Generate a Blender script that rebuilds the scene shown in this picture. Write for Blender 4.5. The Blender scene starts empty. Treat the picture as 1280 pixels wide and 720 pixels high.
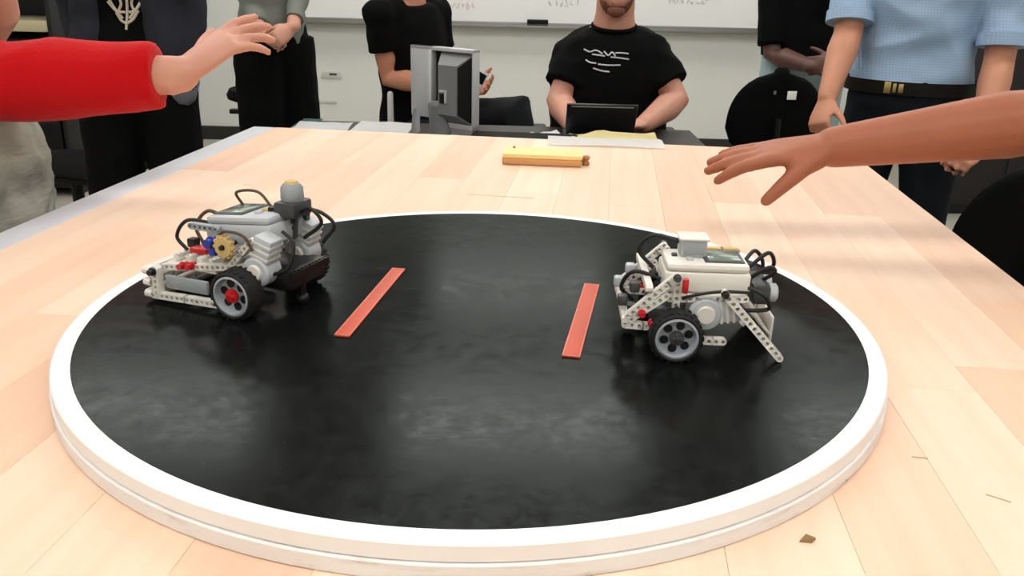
import bpy, bmesh, math, random
from mathutils import Vector, Matrix, noise
from mathutils.bvhtree import BVHTree
random.seed(7)
PI = math.pi
scene = bpy.context.scene
COL = scene.collection

# ---------------------------------------------------------------- camera, world, exposure
cam_data = bpy.data.cameras.new('camera')
cam = bpy.data.objects.new('camera', cam_data)
COL.objects.link(cam)
cam_data.sensor_width = 36.0
cam_data.lens = 1096.3 / 1280 * 36.0
cam_data.clip_start = 0.02
cam.matrix_world = Matrix(((0.999607, -0.027179, 0.006865, 0.040271), (0.015699, 0.339879, -0.940338, -0.818356), (0.023225, 0.940076, 0.340172, 1.245961), (0.000000, 0.000000, 0.000000, 1.000000)))
scene.camera = cam

world = bpy.data.worlds.new('world')
scene.world = world
world.use_nodes = True
bg = world.node_tree.nodes['Background']
bg.inputs[0].default_value = (0.75, 0.78, 0.8, 1)
bg.inputs[1].default_value = 0.15

vs = scene.view_settings
vs.view_transform = 'Standard'
vs.look = 'None'
vs.gamma = 1.0
vs.use_curve_mapping = False
vs.exposure = 0.10
RING_GLOSS = 0.19
LAMP_POWER = 7.0           # emission of the ceiling troffers

Z_TABLE = 0.900
Z_RING = 0.9261
TABLE_YAW = -0.0991

# ---------------------------------------------------------------- materials
MATS = {}


def srgb(r, g, b):
    f = lambda c: (c / 255 / 12.92) if c / 255 <= 0.04045 else ((c / 255 + 0.055) / 1.055) ** 2.4
    return (f(r), f(g), f(b), 1)


def mat(name, col, rough=0.6, metal=0.0, spec=0.4, bump=0.0, bscale=60.0, vary=0.08, vscale=9.0, stretch=(1, 1, 1), sheen=0.0, sss=0.0):
    """procedural material: base colour with a little noise mottling, optional bump"""
    if name in MATS:
        return MATS[name]
    m = bpy.data.materials.new(name)
    m.use_nodes = True
    nt = m.node_tree
    b = nt.nodes['Principled BSDF']
    b.inputs['Roughness'].default_value = rough
    b.inputs['Metallic'].default_value = metal
    b.inputs['Specular IOR Level'].default_value = spec
    if sheen:
        b.inputs['Sheen Weight'].default_value = sheen
    if sss:
        b.inputs['Subsurface Weight'].default_value = sss
        b.inputs['Subsurface Scale'].default_value = 0.008
    tc = nt.nodes.new('ShaderNodeTexCoord')
    mp = nt.nodes.new('ShaderNodeMapping')
    mp.inputs['Scale'].default_value = stretch
    nt.links.new(tc.outputs['Object'], mp.inputs[0])
    n = nt.nodes.new('ShaderNodeTexNoise')
    n.inputs['Scale'].default_value = vscale
    n.inputs['Detail'].default_value = 4
    nt.links.new(mp.outputs[0], n.inputs['Vector'])
    mix = nt.nodes.new('ShaderNodeMix')
    mix.data_type = 'RGBA'
    c = col if len(col) == 4 else (*col, 1)
    mix.inputs[6].default_value = (*[v * (1 - vary) for v in c[:3]], 1)
    mix.inputs[7].default_value = (*[min(1, v * (1 + vary)) for v in c[:3]], 1)
    nt.links.new(n.outputs[0], mix.inputs[0])
    nt.links.new(mix.outputs[2], b.inputs['Base Color'])
    if bump:
        n2 = nt.nodes.new('ShaderNodeTexNoise')
        n2.inputs['Scale'].default_value = bscale
        n2.inputs['Detail'].default_value = 5
        nt.links.new(mp.outputs[0], n2.inputs['Vector'])
        bp = nt.nodes.new('ShaderNodeBump')
        bp.inputs['Strength'].default_value = bump
        bp.inputs['Distance'].default_value = 0.004
        nt.links.new(n2.outputs[0], bp.inputs['Height'])
        nt.links.new(bp.outputs[0], b.inputs['Normal'])
    MATS[name] = m
    return m


def wood_planks(name):
    m = bpy.data.materials.new(name)
    m.use_nodes = True
    nt = m.node_tree
    b = nt.nodes['Principled BSDF']
    b.inputs['Roughness'].default_value = 0.42
    b.inputs['Specular IOR Level'].default_value = 0.35
    oi = nt.nodes.new('ShaderNodeObjectInfo')
    ramp = nt.nodes.new('ShaderNodeValToRGB')
    e = ramp.color_ramp.elements
    e[0].color = srgb(233, 194, 167)
    e[1].color = srgb(246, 219, 196)
    k = ramp.color_ramp.elements.new(0.5)
    k.color = srgb(241, 208, 183)
    nt.links.new(oi.outputs['Random'], ramp.inputs[0])
    tc = nt.nodes.new('ShaderNodeTexCoord')
    mp = nt.nodes.new('ShaderNodeMapping')
    mp.inputs['Scale'].default_value = (45, 2.2, 8)
    nt.links.new(tc.outputs['Object'], mp.inputs[0])
    off = nt.nodes.new('ShaderNodeVectorMath')
    off.operation = 'ADD'
    nt.links.new(mp.outputs[0], off.inputs[0])
    nt.links.new(oi.outputs['Location'], off.inputs[1])
    n = nt.nodes.new('ShaderNodeTexNoise')
    n.inputs['Scale'].default_value = 1.0
    n.inputs['Detail'].default_value = 6
    nt.links.new(off.outputs[0], n.inputs['Vector'])
    r2 = nt.nodes.new('ShaderNodeValToRGB')
    r2.color_ramp.elements[0].color = (0.82, 0.75, 0.66, 1)
    r2.color_ramp.elements[1].color = (1.0, 1.0, 1.0, 1)
    r2.color_ramp.elements[0].position = 0.25
    r2.color_ramp.elements[1].position = 0.6
    nt.links.new(n.outputs[0], r2.inputs[0])
    mix = nt.nodes.new('ShaderNodeMix')
    mix.data_type = 'RGBA'
    mix.blend_type = 'MULTIPLY'
    mix.inputs[0].default_value = 0.40
    nt.links.new(ramp.outputs[0], mix.inputs[6])
    nt.links.new(r2.outputs[0], mix.inputs[7])
    nt.links.new(mix.outputs[2], b.inputs['Base Color'])
    return m


def ring_black(name):
    """satin black paint, matt enough to mirror only weakly, with fine scuffs and dust worn into it"""
    m = bpy.data.materials.new(name)
    m.use_nodes = True
    nt = m.node_tree
    nt.nodes.remove(nt.nodes['Principled BSDF'])
    out = nt.nodes['Material Output']
    tc = nt.nodes.new('ShaderNodeTexCoord')
    n = nt.nodes.new('ShaderNodeTexNoise')
    n.inputs['Scale'].default_value = 60
    n.inputs['Detail'].default_value = 10
    n.inputs['Roughness'].default_value = 0.75
    nt.links.new(tc.outputs['Object'], n.inputs['Vector'])
    rr = nt.nodes.new('ShaderNodeMapRange')
    rr.inputs['From Min'].default_value = 0.3
    rr.inputs['From Max'].default_value = 0.7
    rr.inputs['To Min'].default_value = 0.13
    rr.inputs['To Max'].default_value = 0.26
    nt.links.new(n.outputs[0], rr.inputs[0])
    v = nt.nodes.new('ShaderNodeTexNoise')
    v.inputs['Scale'].default_value = 150
    v.inputs['Detail'].default_value = 3
    nt.links.new(tc.outputs['Object'], v.inputs['Vector'])
    ramp = nt.nodes.new('ShaderNodeValToRGB')
    ramp.color_ramp.elements[0].position = 0.62
    ramp.color_ramp.elements[0].color = (0.0048, 0.0055, 0.0053, 1)
    ramp.color_ramp.elements[1].position = 0.82
    ramp.color_ramp.elements[1].color = (0.014, 0.015, 0.014, 1)
    nt.links.new(v.outputs[0], ramp.inputs[0])
    bp = nt.nodes.new('ShaderNodeBump')
    bp.inputs['Strength'].default_value = 0.06
    bp.inputs['Distance'].default_value = 0.0006
    nt.links.new(v.outputs[0], bp.inputs['Height'])
    df = nt.nodes.new('ShaderNodeBsdfDiffuse')
    nt.links.new(ramp.outputs[0], df.inputs['Color'])
    gl = nt.nodes.new('ShaderNodeBsdfGlossy')
    gl.inputs['Color'].default_value = (0.93, 1.0, 0.98, 1)
    nt.links.new(rr.outputs[0], gl.inputs['Roughness'])
    nt.links.new(bp.outputs[0], gl.inputs['Normal'])
    fr = nt.nodes.new('ShaderNodeFresnel')
    fr.inputs['IOR'].default_value = 2.0
    k = nt.nodes.new('ShaderNodeMath')
    k.operation = 'MULTIPLY'
    k.inputs[1].default_value = RING_GLOSS
    nt.links.new(fr.outputs[0], k.inputs[0])
    mx = nt.nodes.new('ShaderNodeMixShader')
    nt.links.new(k.outputs[0], mx.inputs[0])
    nt.links.new(df.outputs[0], mx.inputs[1])
    nt.links.new(gl.outputs[0], mx.inputs[2])
    nt.links.new(mx.outputs[0], out.inputs['Surface'])
    return m


def white_scuffed(name):
    m = bpy.data.materials.new(name)
    m.use_nodes = True
    nt = m.node_tree
    b = nt.nodes['Principled BSDF']
    b.inputs['Roughness'].default_value = 0.45
    tc = nt.nodes.new('ShaderNodeTexCoord')
    mp = nt.nodes.new('ShaderNodeMapping')
    mp.inputs['Scale'].default_value = (16, 16, 120)
    nt.links.new(tc.outputs['Object'], mp.inputs[0])
    n = nt.nodes.new('ShaderNodeTexNoise')
    n.inputs['Scale'].default_value = 1
    n.inputs['Detail'].default_value = 5
    n.inputs['Roughness'].default_value = 0.65
    nt.links.new(mp.outputs[0], n.inputs['Vector'])
    ramp = nt.nodes.new('ShaderNodeValToRGB')
    ramp.color_ramp.elements[0].position = 0.30
    ramp.color_ramp.elements[0].color = (0.10, 0.08, 0.08, 1)
    ramp.color_ramp.elements[1].position = 0.36
    ramp.color_ramp.elements[1].color = (0.74, 0.70, 0.68, 1)
    k = ramp.color_ramp.elements.new(0.5)
    k.color = (0.86, 0.84, 0.83, 1)
    nt.links.new(n.outputs[0], ramp.inputs[0])
    nt.links.new(ramp.outputs[0], b.inputs['Base Color'])
    return m


def emit(name, col, strength):
    m = bpy.data.materials.new(name)
    m.use_nodes = True
    nt = m.node_tree
    b = nt.nodes['Principled BSDF']
    b.inputs['Emission Color'].default_value = (*col, 1)
    b.inputs['Emission Strength'].default_value = strength
    return m


def check_cloth(name, c0, c1):
    m = mat(name, c0, 0.85, bump=0.25, bscale=40)
    nt = m.node_tree
    b = nt.nodes['Principled BSDF']
    tc = nt.nodes.new('ShaderNodeTexCoord')
    outs = []
    for axis in 'XZ':
        w = nt.nodes.new('ShaderNodeTexWave')
        w.bands_direction = axis
        w.inputs['Scale'].default_value = 38
        nt.links.new(tc.outputs['Object'], w.inputs['Vector'])
        outs.append(w)
    mx = nt.nodes.new('ShaderNodeMath')
    mx.operation = 'MAXIMUM'
    nt.links.new(outs[0].outputs['Fac'], mx.inputs[0])
    nt.links.new(outs[1].outputs['Fac'], mx.inputs[1])
    mix = nt.nodes.new('ShaderNodeMix')
    mix.data_type = 'RGBA'
    mix.inputs[6].default_value = (*c1[:3], 1)
    mix.inputs[7].default_value = (*c0[:3], 1)
    nt.links.new(mx.outputs[0], mix.inputs[0])
    nt.links.new(mix.outputs[2], b.inputs['Base Color'])
    return m


# ---------------------------------------------------------------- object helpers
def tag(o, label=None, cat=None, group=None, kind=None):
    if label: o['label'] = label
    if cat: o['category'] = cat
    if group: o['group'] = group
    if kind: o['kind'] = kind
    return o


def link_mesh(name, me, parent=None):
    o = bpy.data.objects.new(name, me)
    COL.objects.link(o)
    if parent: o.parent = parent
    return o


def obj(name, bm, m, parent=None, smooth=True, angle=35):
    bmesh.ops.recalc_face_normals(bm, faces=bm.faces)
    me = bpy.data.meshes.new(name)
    bm.to_mesh(me)
    bm.free()
    if m: me.materials.append(m)
    if smooth:
        for p in me.polygons: p.use_smooth = True
        me.set_sharp_from_angle(angle=math.radians(angle))
    return link_mesh(name, me, parent)


def thing(name, label, cat, loc=(0, 0, 0), rz=0.0, group=None):
    o = bpy.data.objects.new(name, None)
    o.empty_display_size = 0.05
    COL.objects.link(o)
    o.location = loc
    o.rotation_euler = (0, 0, rz)
    return tag(o, label, cat, group)


def BM():
    return bmesh.new()


def box(bm, c, s, M=None, bev=0.0):
    """axis aligned box centre c size s, transformed by 4x4 M"""
    r = bmesh.ops.create_cube(bm, size=1.0)
    vs_ = r['verts']
    for v in vs_:
        v.co = Vector((v.co.x * s[0] + c[0], v.co.y * s[1] + c[1], v.co.z * s[2] + c[2]))
    if bev:
        es = list({e for v in vs_ for e in v.link_edges})
        rb = bmesh.ops.bevel(bm, geom=es, offset=bev, segments=2, affect='EDGES', profile=0.5)
        vs_ = list({v for f in rb['faces'] for v in f.verts} | {v for v in vs_ if v.is_valid})
    if M is not None:
        for v in vs_: v.co = M @ v.co
    return vs_


def frame_z(d, hint=None):
    d = Vector(d).normalized()
    h = Vector(hint) if hint is not None else (Vector((0, 0, 1)) if abs(d.z) < 0.9 else Vector((1, 0, 0)))
    x = h.cross(d)
    if x.length < 1e-5: x = Vector((0, 1, 0)).cross(d)
    x.normalize()
    y = d.cross(x)
    return x, y, d


def cyl(bm, p0, p1, r0, r1=None, n=14, cap=True):
    p0, p1 = Vector(p0), Vector(p1)
    r1 = r0 if r1 is None else r1
    x, y, _ = frame_z(p1 - p0)
    A_ = [bm.verts.new(p0 + r0 * (math.cos(2 * PI * i / n) * x + math.sin(2 * PI * i / n) * y)) for i in range(n)]
    B_ = [bm.verts.new(p1 + r1 * (math.cos(2 * PI * i / n) * x + math.sin(2 * PI * i / n) * y)) for i in range(n)]
    for i in range(n):
        bm.faces.new((A_[i], A_[(i + 1) % n], B_[(i + 1) % n], B_[i]))
    if cap:
        bm.faces.new(A_[::-1])
        bm.faces.new(B_)


def lathe(bm, prof, c=(0, 0, 0), axis=(0, 0, 1), n=28, close=False):
    """profile of (radius, height) revolved round axis at c"""
    c = Vector(c)
    x, y, d = frame_z(axis)
    rings = []
    for r, h in prof:
        if r < 1e-6:
            rings.append([bm.verts.new(c + d * h)])
        else:
            rings.append([bm.verts.new(c + d * h + r * (math.cos(2 * PI * i / n) * x + math.sin(2 * PI * i / n) * y)) for i in range(n)])
    seq = list(zip(rings, rings[1:]))
    if close: seq.append((rings[-1], rings[0]))
    for a, b in seq:
        for i in range(n):
            j = (i + 1) % n
            if len(a) == 1 and len(b) == 1: continue
            if len(a) == 1: bm.faces.new((a[0], b[i], b[j]))
            elif len(b) == 1: bm.faces.new((a[i], a[j], b[0]))
            else: bm.faces.new((a[i], a[j], b[j], b[i]))


def loft(bm, pts, rad, hint=None, n=14, round_ends=True):
    """closed tube through pts; rad entries r or (r_side, r_up); hint = up direction"""
    pts = [Vector(p) for p in pts]
    rad = [(r, r) if not isinstance(r, (tuple, list)) else r for r in rad]
    N = len(pts)
    tans = []
    for i in range(N):
        t = (pts[min(i + 1, N - 1)] - pts[max(i - 1, 0)])
        tans.append(t.normalized())
    rings_def = []
    side = None
    for i in range(N):
        if hint is not None:
            h = Vector(hint)
            s = h.cross(tans[i])
            if s.length < 1e-4: s = side if side is not None else frame_z(tans[i])[0]
        else:
            if side is None: s = frame_z(tans[i])[0]
            else: s = side - tans[i] * side.dot(tans[i])
        s = s.normalized()
        side = s
        u = tans[i].cross(s)
        rings_def.append((pts[i], s, u, rad[i][0], rad[i][1], tans[i]))
    seq = []
    if round_ends:
        p, s, u, a, b, t = rings_def[0]
        for q in (0.35, 0.75):
            k = math.sin(q * PI / 2)
            seq.append((p - t * min(a, b) * math.cos(q * PI / 2), s, u, a * k, b * k))
    seq += [(p, s, u, a, b) for p, s, u, a, b, t in rings_def]
    if round_ends:
        p, s, u, a, b, t = rings_def[-1]
        for q in (0.75, 0.35):
            k = math.sin(q * PI / 2)
            seq.append((p + t * min(a, b) * math.cos(q * PI / 2), s, u, a * k, b * k))
    R = []
    for p, s, u, a, b in seq:
        R.append([bm.verts.new(p + s * a * math.cos(2 * PI * i / n) + u * b * math.sin(2 * PI * i / n)) for i in range(n)])
    for a, b in zip(R, R[1:]):
        for i in range(n):
            bm.faces.new((a[i], a[(i + 1) % n], b[(i + 1) % n], b[i]))
    bm.faces.new(R[0][::-1])
    bm.faces.new(R[-1])


def curve_pts(ctrl, k=6):
    """Catmull-Rom through control points"""
    P = [Vector(p) for p in ctrl]
    P = [P[0] * 2 - P[1]] + P + [P[-1] * 2 - P[-2]]
    out = []
    for i in range(1, len(P) - 2):
        for j in range(k):
            t = j / k
            a, b, c, d = P[i - 1], P[i], P[i + 1], P[i + 2]
            out.append(0.5 * ((2 * b) + (c - a) * t + (2 * a - 5 * b + 4 * c - d) * t * t + (3 * b - a - 3 * c + d) * t ** 3))
    out.append(P[-2])
    return out


def tube(bm, ctrl, r, k=6, n=7):
    pts = curve_pts(ctrl, k)
    loft(bm, pts, [r] * len(pts), n=n, round_ends=False)


def ellipsoid(bm, c, r, M=None, seg=16):
    T = Matrix.Translation(Vector(c)) @ (M if M is not None else Matrix.Identity(4)) @ Matrix.Diagonal((*r, 1))
    bmesh.ops.create_uvsphere(bm, u_segments=seg, v_segments=seg // 2 + 2, radius=1.0, matrix=T)


def fuse(name, bm, m, voxel, parent=None, smooth=4, disp=0.0, dscale=9.0, dst=(1, 1, 1)):
    """union of everything in bm as one continuous skin (voxel remesh, smoothed), optional cloth folds"""
    bmesh.ops.recalc_face_normals(bm, faces=bm.faces)
    me = bpy.data.meshes.new(name)
    bm.to_mesh(me)
    bm.free()
    o = bpy.data.objects.new(name, me)
    COL.objects.link(o)
    md = o.modifiers.new('r', 'REMESH')
    md.mode = 'VOXEL'
    md.voxel_size = voxel
    md.use_smooth_shade = True
    sm = o.modifiers.new('s', 'SMOOTH')
    sm.factor = 0.5
    sm.iterations = smooth
    dg = bpy.context.evaluated_depsgraph_get()
    me2 = bpy.data.meshes.new_from_object(o.evaluated_get(dg))
    o.modifiers.clear()
    o.data = me2
    bpy.data.meshes.remove(me)
    me2.name = name
    if disp:
        ns = [v.normal.copy() for v in me2.vertices]
        for v, nn in zip(me2.vertices, ns):
            q = Vector((v.co.x * dst[0], v.co.y * dst[1], v.co.z * dst[2])) * dscale
            a = 1 - abs(noise.noise(q + Vector((3.1, 7.7, 1.3)))) * 2
            v.co += nn * disp * (a - 0.6 + 0.4 * noise.noise(q * 2.3))
    me2.materials.clear()
    me2.materials.append(m)
    for p in me2.polygons: p.use_smooth = True
    if parent: o.parent = parent
    return o


# ---------------------------------------------------------------- the room
M_WALL = mat('wall_paint', srgb(226, 227, 222), 0.8, bump=0.05, bscale=200, vary=0.02, vscale=2)
M_FLOOR = mat('vinyl_floor', srgb(172, 168, 155), 0.5, vary=0.06, vscale=14)
M_CEIL = mat('ceiling_tile_white', srgb(205, 205, 200), 0.9, bump=0.2, bscale=90, vary=0.03)
M_BASE = mat('rubber_black_cove', srgb(44, 42, 40), 0.6)
RX0, RX1, RY0, RY1, RH = -4.3, 4.0, -3.4, 5.75, 2.75


def struct(name, bm, m, parent=None):
    o = obj(name, bm, m, parent, smooth=False)
    o['kind'] = 'structure'
    return o


b = BM(); box(b, ((RX0 + RX1) / 2, (RY0 + RY1) / 2, -0.05), (RX1 - RX0 + .2, RY1 - RY0 + .2, 0.1)); struct('floor', b, M_FLOOR)
b = BM(); box(b, ((RX0 + RX1) / 2, (RY0 + RY1) / 2, RH + 0.05), (RX1 - RX0 + .2, RY1 - RY0 + .2, 0.1)); struct('ceiling', b, M_CEIL)
b = BM(); box(b, ((RX0 + RX1) / 2, RY1 + .05, RH / 2), (RX1 - RX0, 0.1, RH)); struct('wall_back', b, M_WALL)
b = BM(); box(b, ((RX0 + RX1) / 2, RY0 - .05, RH / 2), (RX1 - RX0, 0.1, RH)); struct('wall_front', b, M_WALL)
b = BM(); box(b, (RX0 - .05, (RY0 + RY1) / 2, RH / 2), (0.1, RY1 - RY0, RH)); struct('wall_left', b, M_WALL)
b = BM(); box(b, (RX1 + .05, (RY0 + RY1) / 2, RH / 2), (0.1, RY1 - RY0, RH)); struct('wall_right', b, M_WALL)
b = BM(); box(b, ((RX0 + RX1) / 2, RY1 - .008, 0.05), (RX1 - RX0, 0.016, 0.1), bev=0.004); struct('baseboard_back', b, M_BASE)
b = BM(); box(b, (RX0 + .008, (RY0 + RY1) / 2, 0.05), (0.016, RY1 - RY0, 0.1), bev=0.004); struct('baseboard_left', b, M_BASE)
b = BM(); box(b, (RX1 - .008, (RY0 + RY1) / 2, 0.05), (0.016, RY1 - RY0, 0.1), bev=0.004); struct('baseboard_right', b, M_BASE)

# ceiling troffers: the room's lamps
M_LAMP = emit('troffer_diffuser', (1.0, 0.985, 0.94), LAMP_POWER)
M_LFRAME = mat('troffer_frame', (0.7, 0.7, 0.7), 0.5)
for j, ly in enumerate((-2.6, -0.60, 1.50, 3.05, 5.0)):
    for i, lx in enumerate((-1.85, 0.05, 1.95)):
        row = ('far behind the camera', 'above the near end of the bench', 'above the gap between bench and desk', 'above the seated people', 'near the whiteboard wall')[j]
        col_ = ('left', 'middle', 'right')[i]
        t = thing('ceiling_light', f'recessed ceiling troffer, {col_} one of the row {row}', 'ceiling light', (lx, ly, RH - 0.03), 0, 'ceiling troffers')
        b = BM()
        for (cx, cy, sx, sy) in ((0, .30, 1.24, .02), (0, -.30, 1.24, .02), (.61, 0, .02, .58), (-.61, 0, .02, .58)):
            box(b, (cx, cy, 0.012), (sx, sy, 0.035))
        obj('frame', b, M_LFRAME, t, smooth=False)
        b = BM(); box(b, (0, 0, 0.012), (1.2, .58, 0.012)); obj('diffuser', b, M_LAMP, t, smooth=False)

# whiteboard on the back wall
M_WB = mat('whiteboard_enamel', srgb(242, 242, 241), 0.3, vary=0.02, vscale=3)
M_ALU = mat('aluminium', srgb(150, 150, 146), 0.4, 0.6)
wb = thing('whiteboard', 'long whiteboard with faint marker writing on the back wall', 'whiteboard', (0.1, 5.75, 0.87))
WBX0, WBX1 = -1.75, 1.66
b = BM(); box(b, ((WBX0 + WBX1) / 2, -0.012, 0.63), (WBX1 - WBX0, 0.02, 1.2)); obj('board_panel', b, M_WB, wb, smooth=False)
b = BM(); box(b, ((WBX0 + WBX1) / 2, -0.016, 0.012), (WBX1 - WBX0 + .04, 0.03, 0.035), bev=0.003)
obj('bottom_frame', b, M_ALU, wb)
b = BM(); box(b, ((WBX0 + WBX1) / 2, -0.05, -0.005), (WBX1 - WBX0, 0.08, 0.012), bev=0.003); box(b, ((WBX0 + WBX1) / 2, -0.088, 0.002), (WBX1 - WBX0, 0.006, 0.02), bev=0.002)
obj('marker_tray', b, M_ALU, wb)
for x in (WBX0 - .01, WBX1 + .01):
    b = BM(); box(b, (x, -0.016, 0.63), (0.025, 0.03, 1.24), bev=0.003); obj('side_frame', b, M_ALU, wb)
b = BM(); box(b, ((WBX0 + WBX1) / 2, -0.016, 1.245), (WBX1 - WBX0 + .04, 0.03, 0.03), bev=0.003); obj('top_frame', b, M_ALU, wb)
M_INKR = mat('marker_ink_faded_red', srgb(222, 190, 194), 0.6)
M_INKG = mat('marker_ink_faded_grey', srgb(196, 198, 200), 0.6)


def scribble(x0, z0, w, hgt, n, m, seed):
    rr = random.Random(seed)
    b = BM()
    x = x0
    step = w / n
    for _ in range(n):
        pts = []
        for k in range(5):
            pts.append((x + rr.uniform(0, step * .9), -0.0228, z0 + rr.uniform(0, hgt)))
        tube(b, pts, 0.0022, 3, 4)
        x += step
    obj('marker_writing', b, m, wb)


scribble(-0.72, 0.10, 0.30, 0.06, 9, M_INKR, 1)
scribble(-0.62, 0.20, 0.42, 0.05, 11, M_INKR, 2)
scribble(0.10, 0.14, 0.22, 0.05, 6, M_INKG, 3)
scribble(0.95, 0.18, 0.30, 0.04, 8, M_INKG, 4)
# eraser on the tray
er = thing('board_eraser', 'black felt eraser lying on the whiteboard tray', 'eraser', (0.128, 5.70, 0.876))
M_BLK = mat('black_plastic', srgb(14, 14, 15), 0.45, spec=.25)
M_FELT = mat('grey_felt', srgb(70, 70, 70), 0.95)
b = BM(); box(b, (0, 0, 0.032), (0.15, 0.05, 0.03), bev=0.005); obj('back_block', b, M_BLK, er)
b = BM(); box(b, (0, 0, 0.0085), (0.145, 0.046, 0.017), bev=0.002); obj('felt_pad', b, M_FELT, er)
# small wall plates low on the wall
for k, (x, z, w, h, lb) in enumerate(((-1.37, 0.495, 0.15, 0.05, 'small dull white outlet plate on the wall left of the seated person in the v-neck'), (-1.42, 0.30, 0.16, 0.02, 'thin pale cable raceway low on the wall below the outlet plate'))):
    o_ = thing('wall_outlet' if k == 0 else 'cable_raceway', lb, 'outlet' if k == 0 else 'raceway', (x, 5.75, z))
    b = BM(); box(b, (0, -0.004, 0), (w, 0.008, h), bev=0.002); obj('cover_plate', b, mat('outlet_white', srgb(205, 204, 198), 0.5), o_)
    if k == 0:
        b = BM(); box(b, (0.012, -0.0085, 0.006), (0.055, 0.003, 0.014), bev=0.001); obj('socket', b, M_FELT, o_)

# ---------------------------------------------------------------- the big butcher-block bench
M_WOOD = wood_planks('maple_staves')
M_LAM = mat('pale_laminate', srgb(205, 209, 216), 0.35, vary=0.03)
M_STEEL = mat('dark_steel', srgb(34, 34, 36), 0.5, 0.2)
bench = thing('workbench', 'big pale butcher-block workbench carrying the black robot ring', 'table', (0, 0, 0), TABLE_YAW)
TX0, TX1, TY0, TY1 = -0.6835, 0.6315, -1.45, 1.108
TH = 0.045
rows = 15
px0 = TX0 + 0.052
rw = (TX1 - px0) / rows
rnd = random.Random(11)
for i in range(rows):
    y = TY0
    first = True
    while y < TY1 - 1e-6:
        ln = rnd.uniform(.35, 1.2)
        if first: ln *= rnd.uniform(.3, 1); first = False
        y1 = y + ln
        if TY1 - y1 < .25: y1 = TY1
        b = BM()
        vs_ = box(b, (0, 0, 0), (rw - 0.0002, y1 - y - 0.0002, TH), bev=0.0003)
        o = obj('stave', b, M_WOOD, bench, smooth=False)
        o.location = (px0 + rw * (i + .5), (y + y1) / 2, Z_TABLE - TH / 2 - rnd.uniform(0, .0001))
        y = y1
b = BM(); box(b, (TX0 + 0.0258, (TY0 + TY1) / 2, Z_TABLE - TH / 2), (0.0514, TY1 - TY0, TH), bev=0.002); obj('edge_strip', b, M_LAM, bench)
for sx in (TX0 + .12, TX1 - .12):
    for sy in (TY0 + .15, TY1 - .15):
        b = BM(); box(b, (sx, sy, (Z_TABLE - TH) / 2), (0.06, 0.06, Z_TABLE - TH), bev=0.004); obj('leg', b, M_STEEL, bench)
b = BM()
box(b, (TX0 + .12, (TY0 + TY1) / 2, Z_TABLE - TH - .03), (0.04, TY1 - TY0 - .35, 0.058))
box(b, (TX1 - .12, (TY0 + TY1) / 2, Z_TABLE - TH - .03), (0.04, TY1 - TY0 - .35, 0.058))
obj('side_rail', b, M_STEEL, bench, smooth=False)
b = BM(); box(b, ((TX0 + TX1) / 2, (TY0 + TY1) / 2, 0.25), (TX1 - TX0 - .3, TY1 - TY0 - .36, 0.025)); obj('lower_shelf', b, M_STEEL, bench, smooth=False)
# pencil-thin scratch in the top (world position turned into bench space)
BI = Matrix.Rotation(-TABLE_YAW, 4, 'Z')
M_SCR = mat('scratch_brown', srgb(196, 160, 128), 0.7)
for (p, q, w) in (((-0.0457, 0.5824, 0.9000), (0.0628, 0.5673, 0.9000), .0022), ((-0.4236, 0.6075, 0.9000), (-0.4068, 0.6094, 0.9000), .0016), ((-0.3362, 0.6002, 0.9000), (-0.3142, 0.6027, 0.9000), .0014), ((0.3481, -0.2206, 0.9000), (0.3597, -0.2223, 0.9000), .0016), ((0.3802, -0.2707, 0.9000), (0.3937, -0.2801, 0.9000), .0016)):
    p, q = Vector(p), Vector(q)
    d = q - p
    b = BM()
    Mx = BI @ Matrix.Translation((p + q) / 2) @ Matrix.Rotation(math.atan2(d.y, d.x), 4, 'Z')
    box(b, (0, 0, 0.00005), (d.length, w, 0.0004), Mx)
    obj('scratch', b, M_SCR, bench, smooth=False)

# ---------------------------------------------------------------- the ring
ring = thing('sumo_ring', 'large round black competition ring with a white border, two layers thick', 'ring', (0, 0, Z_TABLE))
HR = Z_RING - Z_TABLE
RO, RI = 0.385, 0.3676
M_RW = white_scuffed('white_paint_scuffed')
M_RB = ring_black('black_satin_paint')
b = BM(); lathe(b, [(0, 0.0), (RO - .001, 0.0), (RO, 0.001), (RO, 0.0118), (RO - .0012, 0.0128), (0, 0.0128)], n=160); obj('lower_board', b, M_RW, ring)
b = BM(); lathe(b, [(0, 0.0130), (RO - .0030, 0.0130), (RO - .0018, 0.0140), (RO - .0018, HR - .0012), (RO - .0030, HR - .0002), (RO - .02, HR - .0002), (0, HR - .0002)], n=160); obj('upper_board', b, mat('white_paint', (0.90, 0.885, 0.88), 0.4, vary=.03, vscale=30), ring)
b = BM(); lathe(b, [(0, HR - .0004), (RI, HR - .0004), (RI, HR), (0, HR)], n=160); obj('black_face', b, M_RB, ring)
M_LINE = mat('red_brown_tape', srgb(200, 84, 60), 0.5, vary=0.05)
M_LINEE = mat('red_tape_edge', srgb(222, 128, 104), 0.5)
for (cx, cy, w, ln, a) in ((-0.1075, 0.019, 0.0148, 0.197, -0.13), (0.1045, -0.0145, 0.0162, 0.195, -0.165)):
    b = BM()
    Mx = Matrix.Translation((cx, cy, HR)) @ Matrix.Rotation(a, 4, 'Z')
    box(b, (0, 0, 0.0008), (w, ln, 0.0016), Mx, bev=0.0003)
    sl = obj('start_line', b, M_LINE, ring)
    b = BM()
    for sx in (-1, 1): box(b, (sx * (w / 2 - .0006), 0, 0.00165), (0.0010, ln, 0.0003), Mx)
    for sy in (-1, 1): box(b, (0, sy * (ln / 2 - .0006), 0.00165), (w, 0.0010, 0.0003), Mx)
    obj('line_edge', b, M_LINEE, sl, smooth=False)

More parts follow.
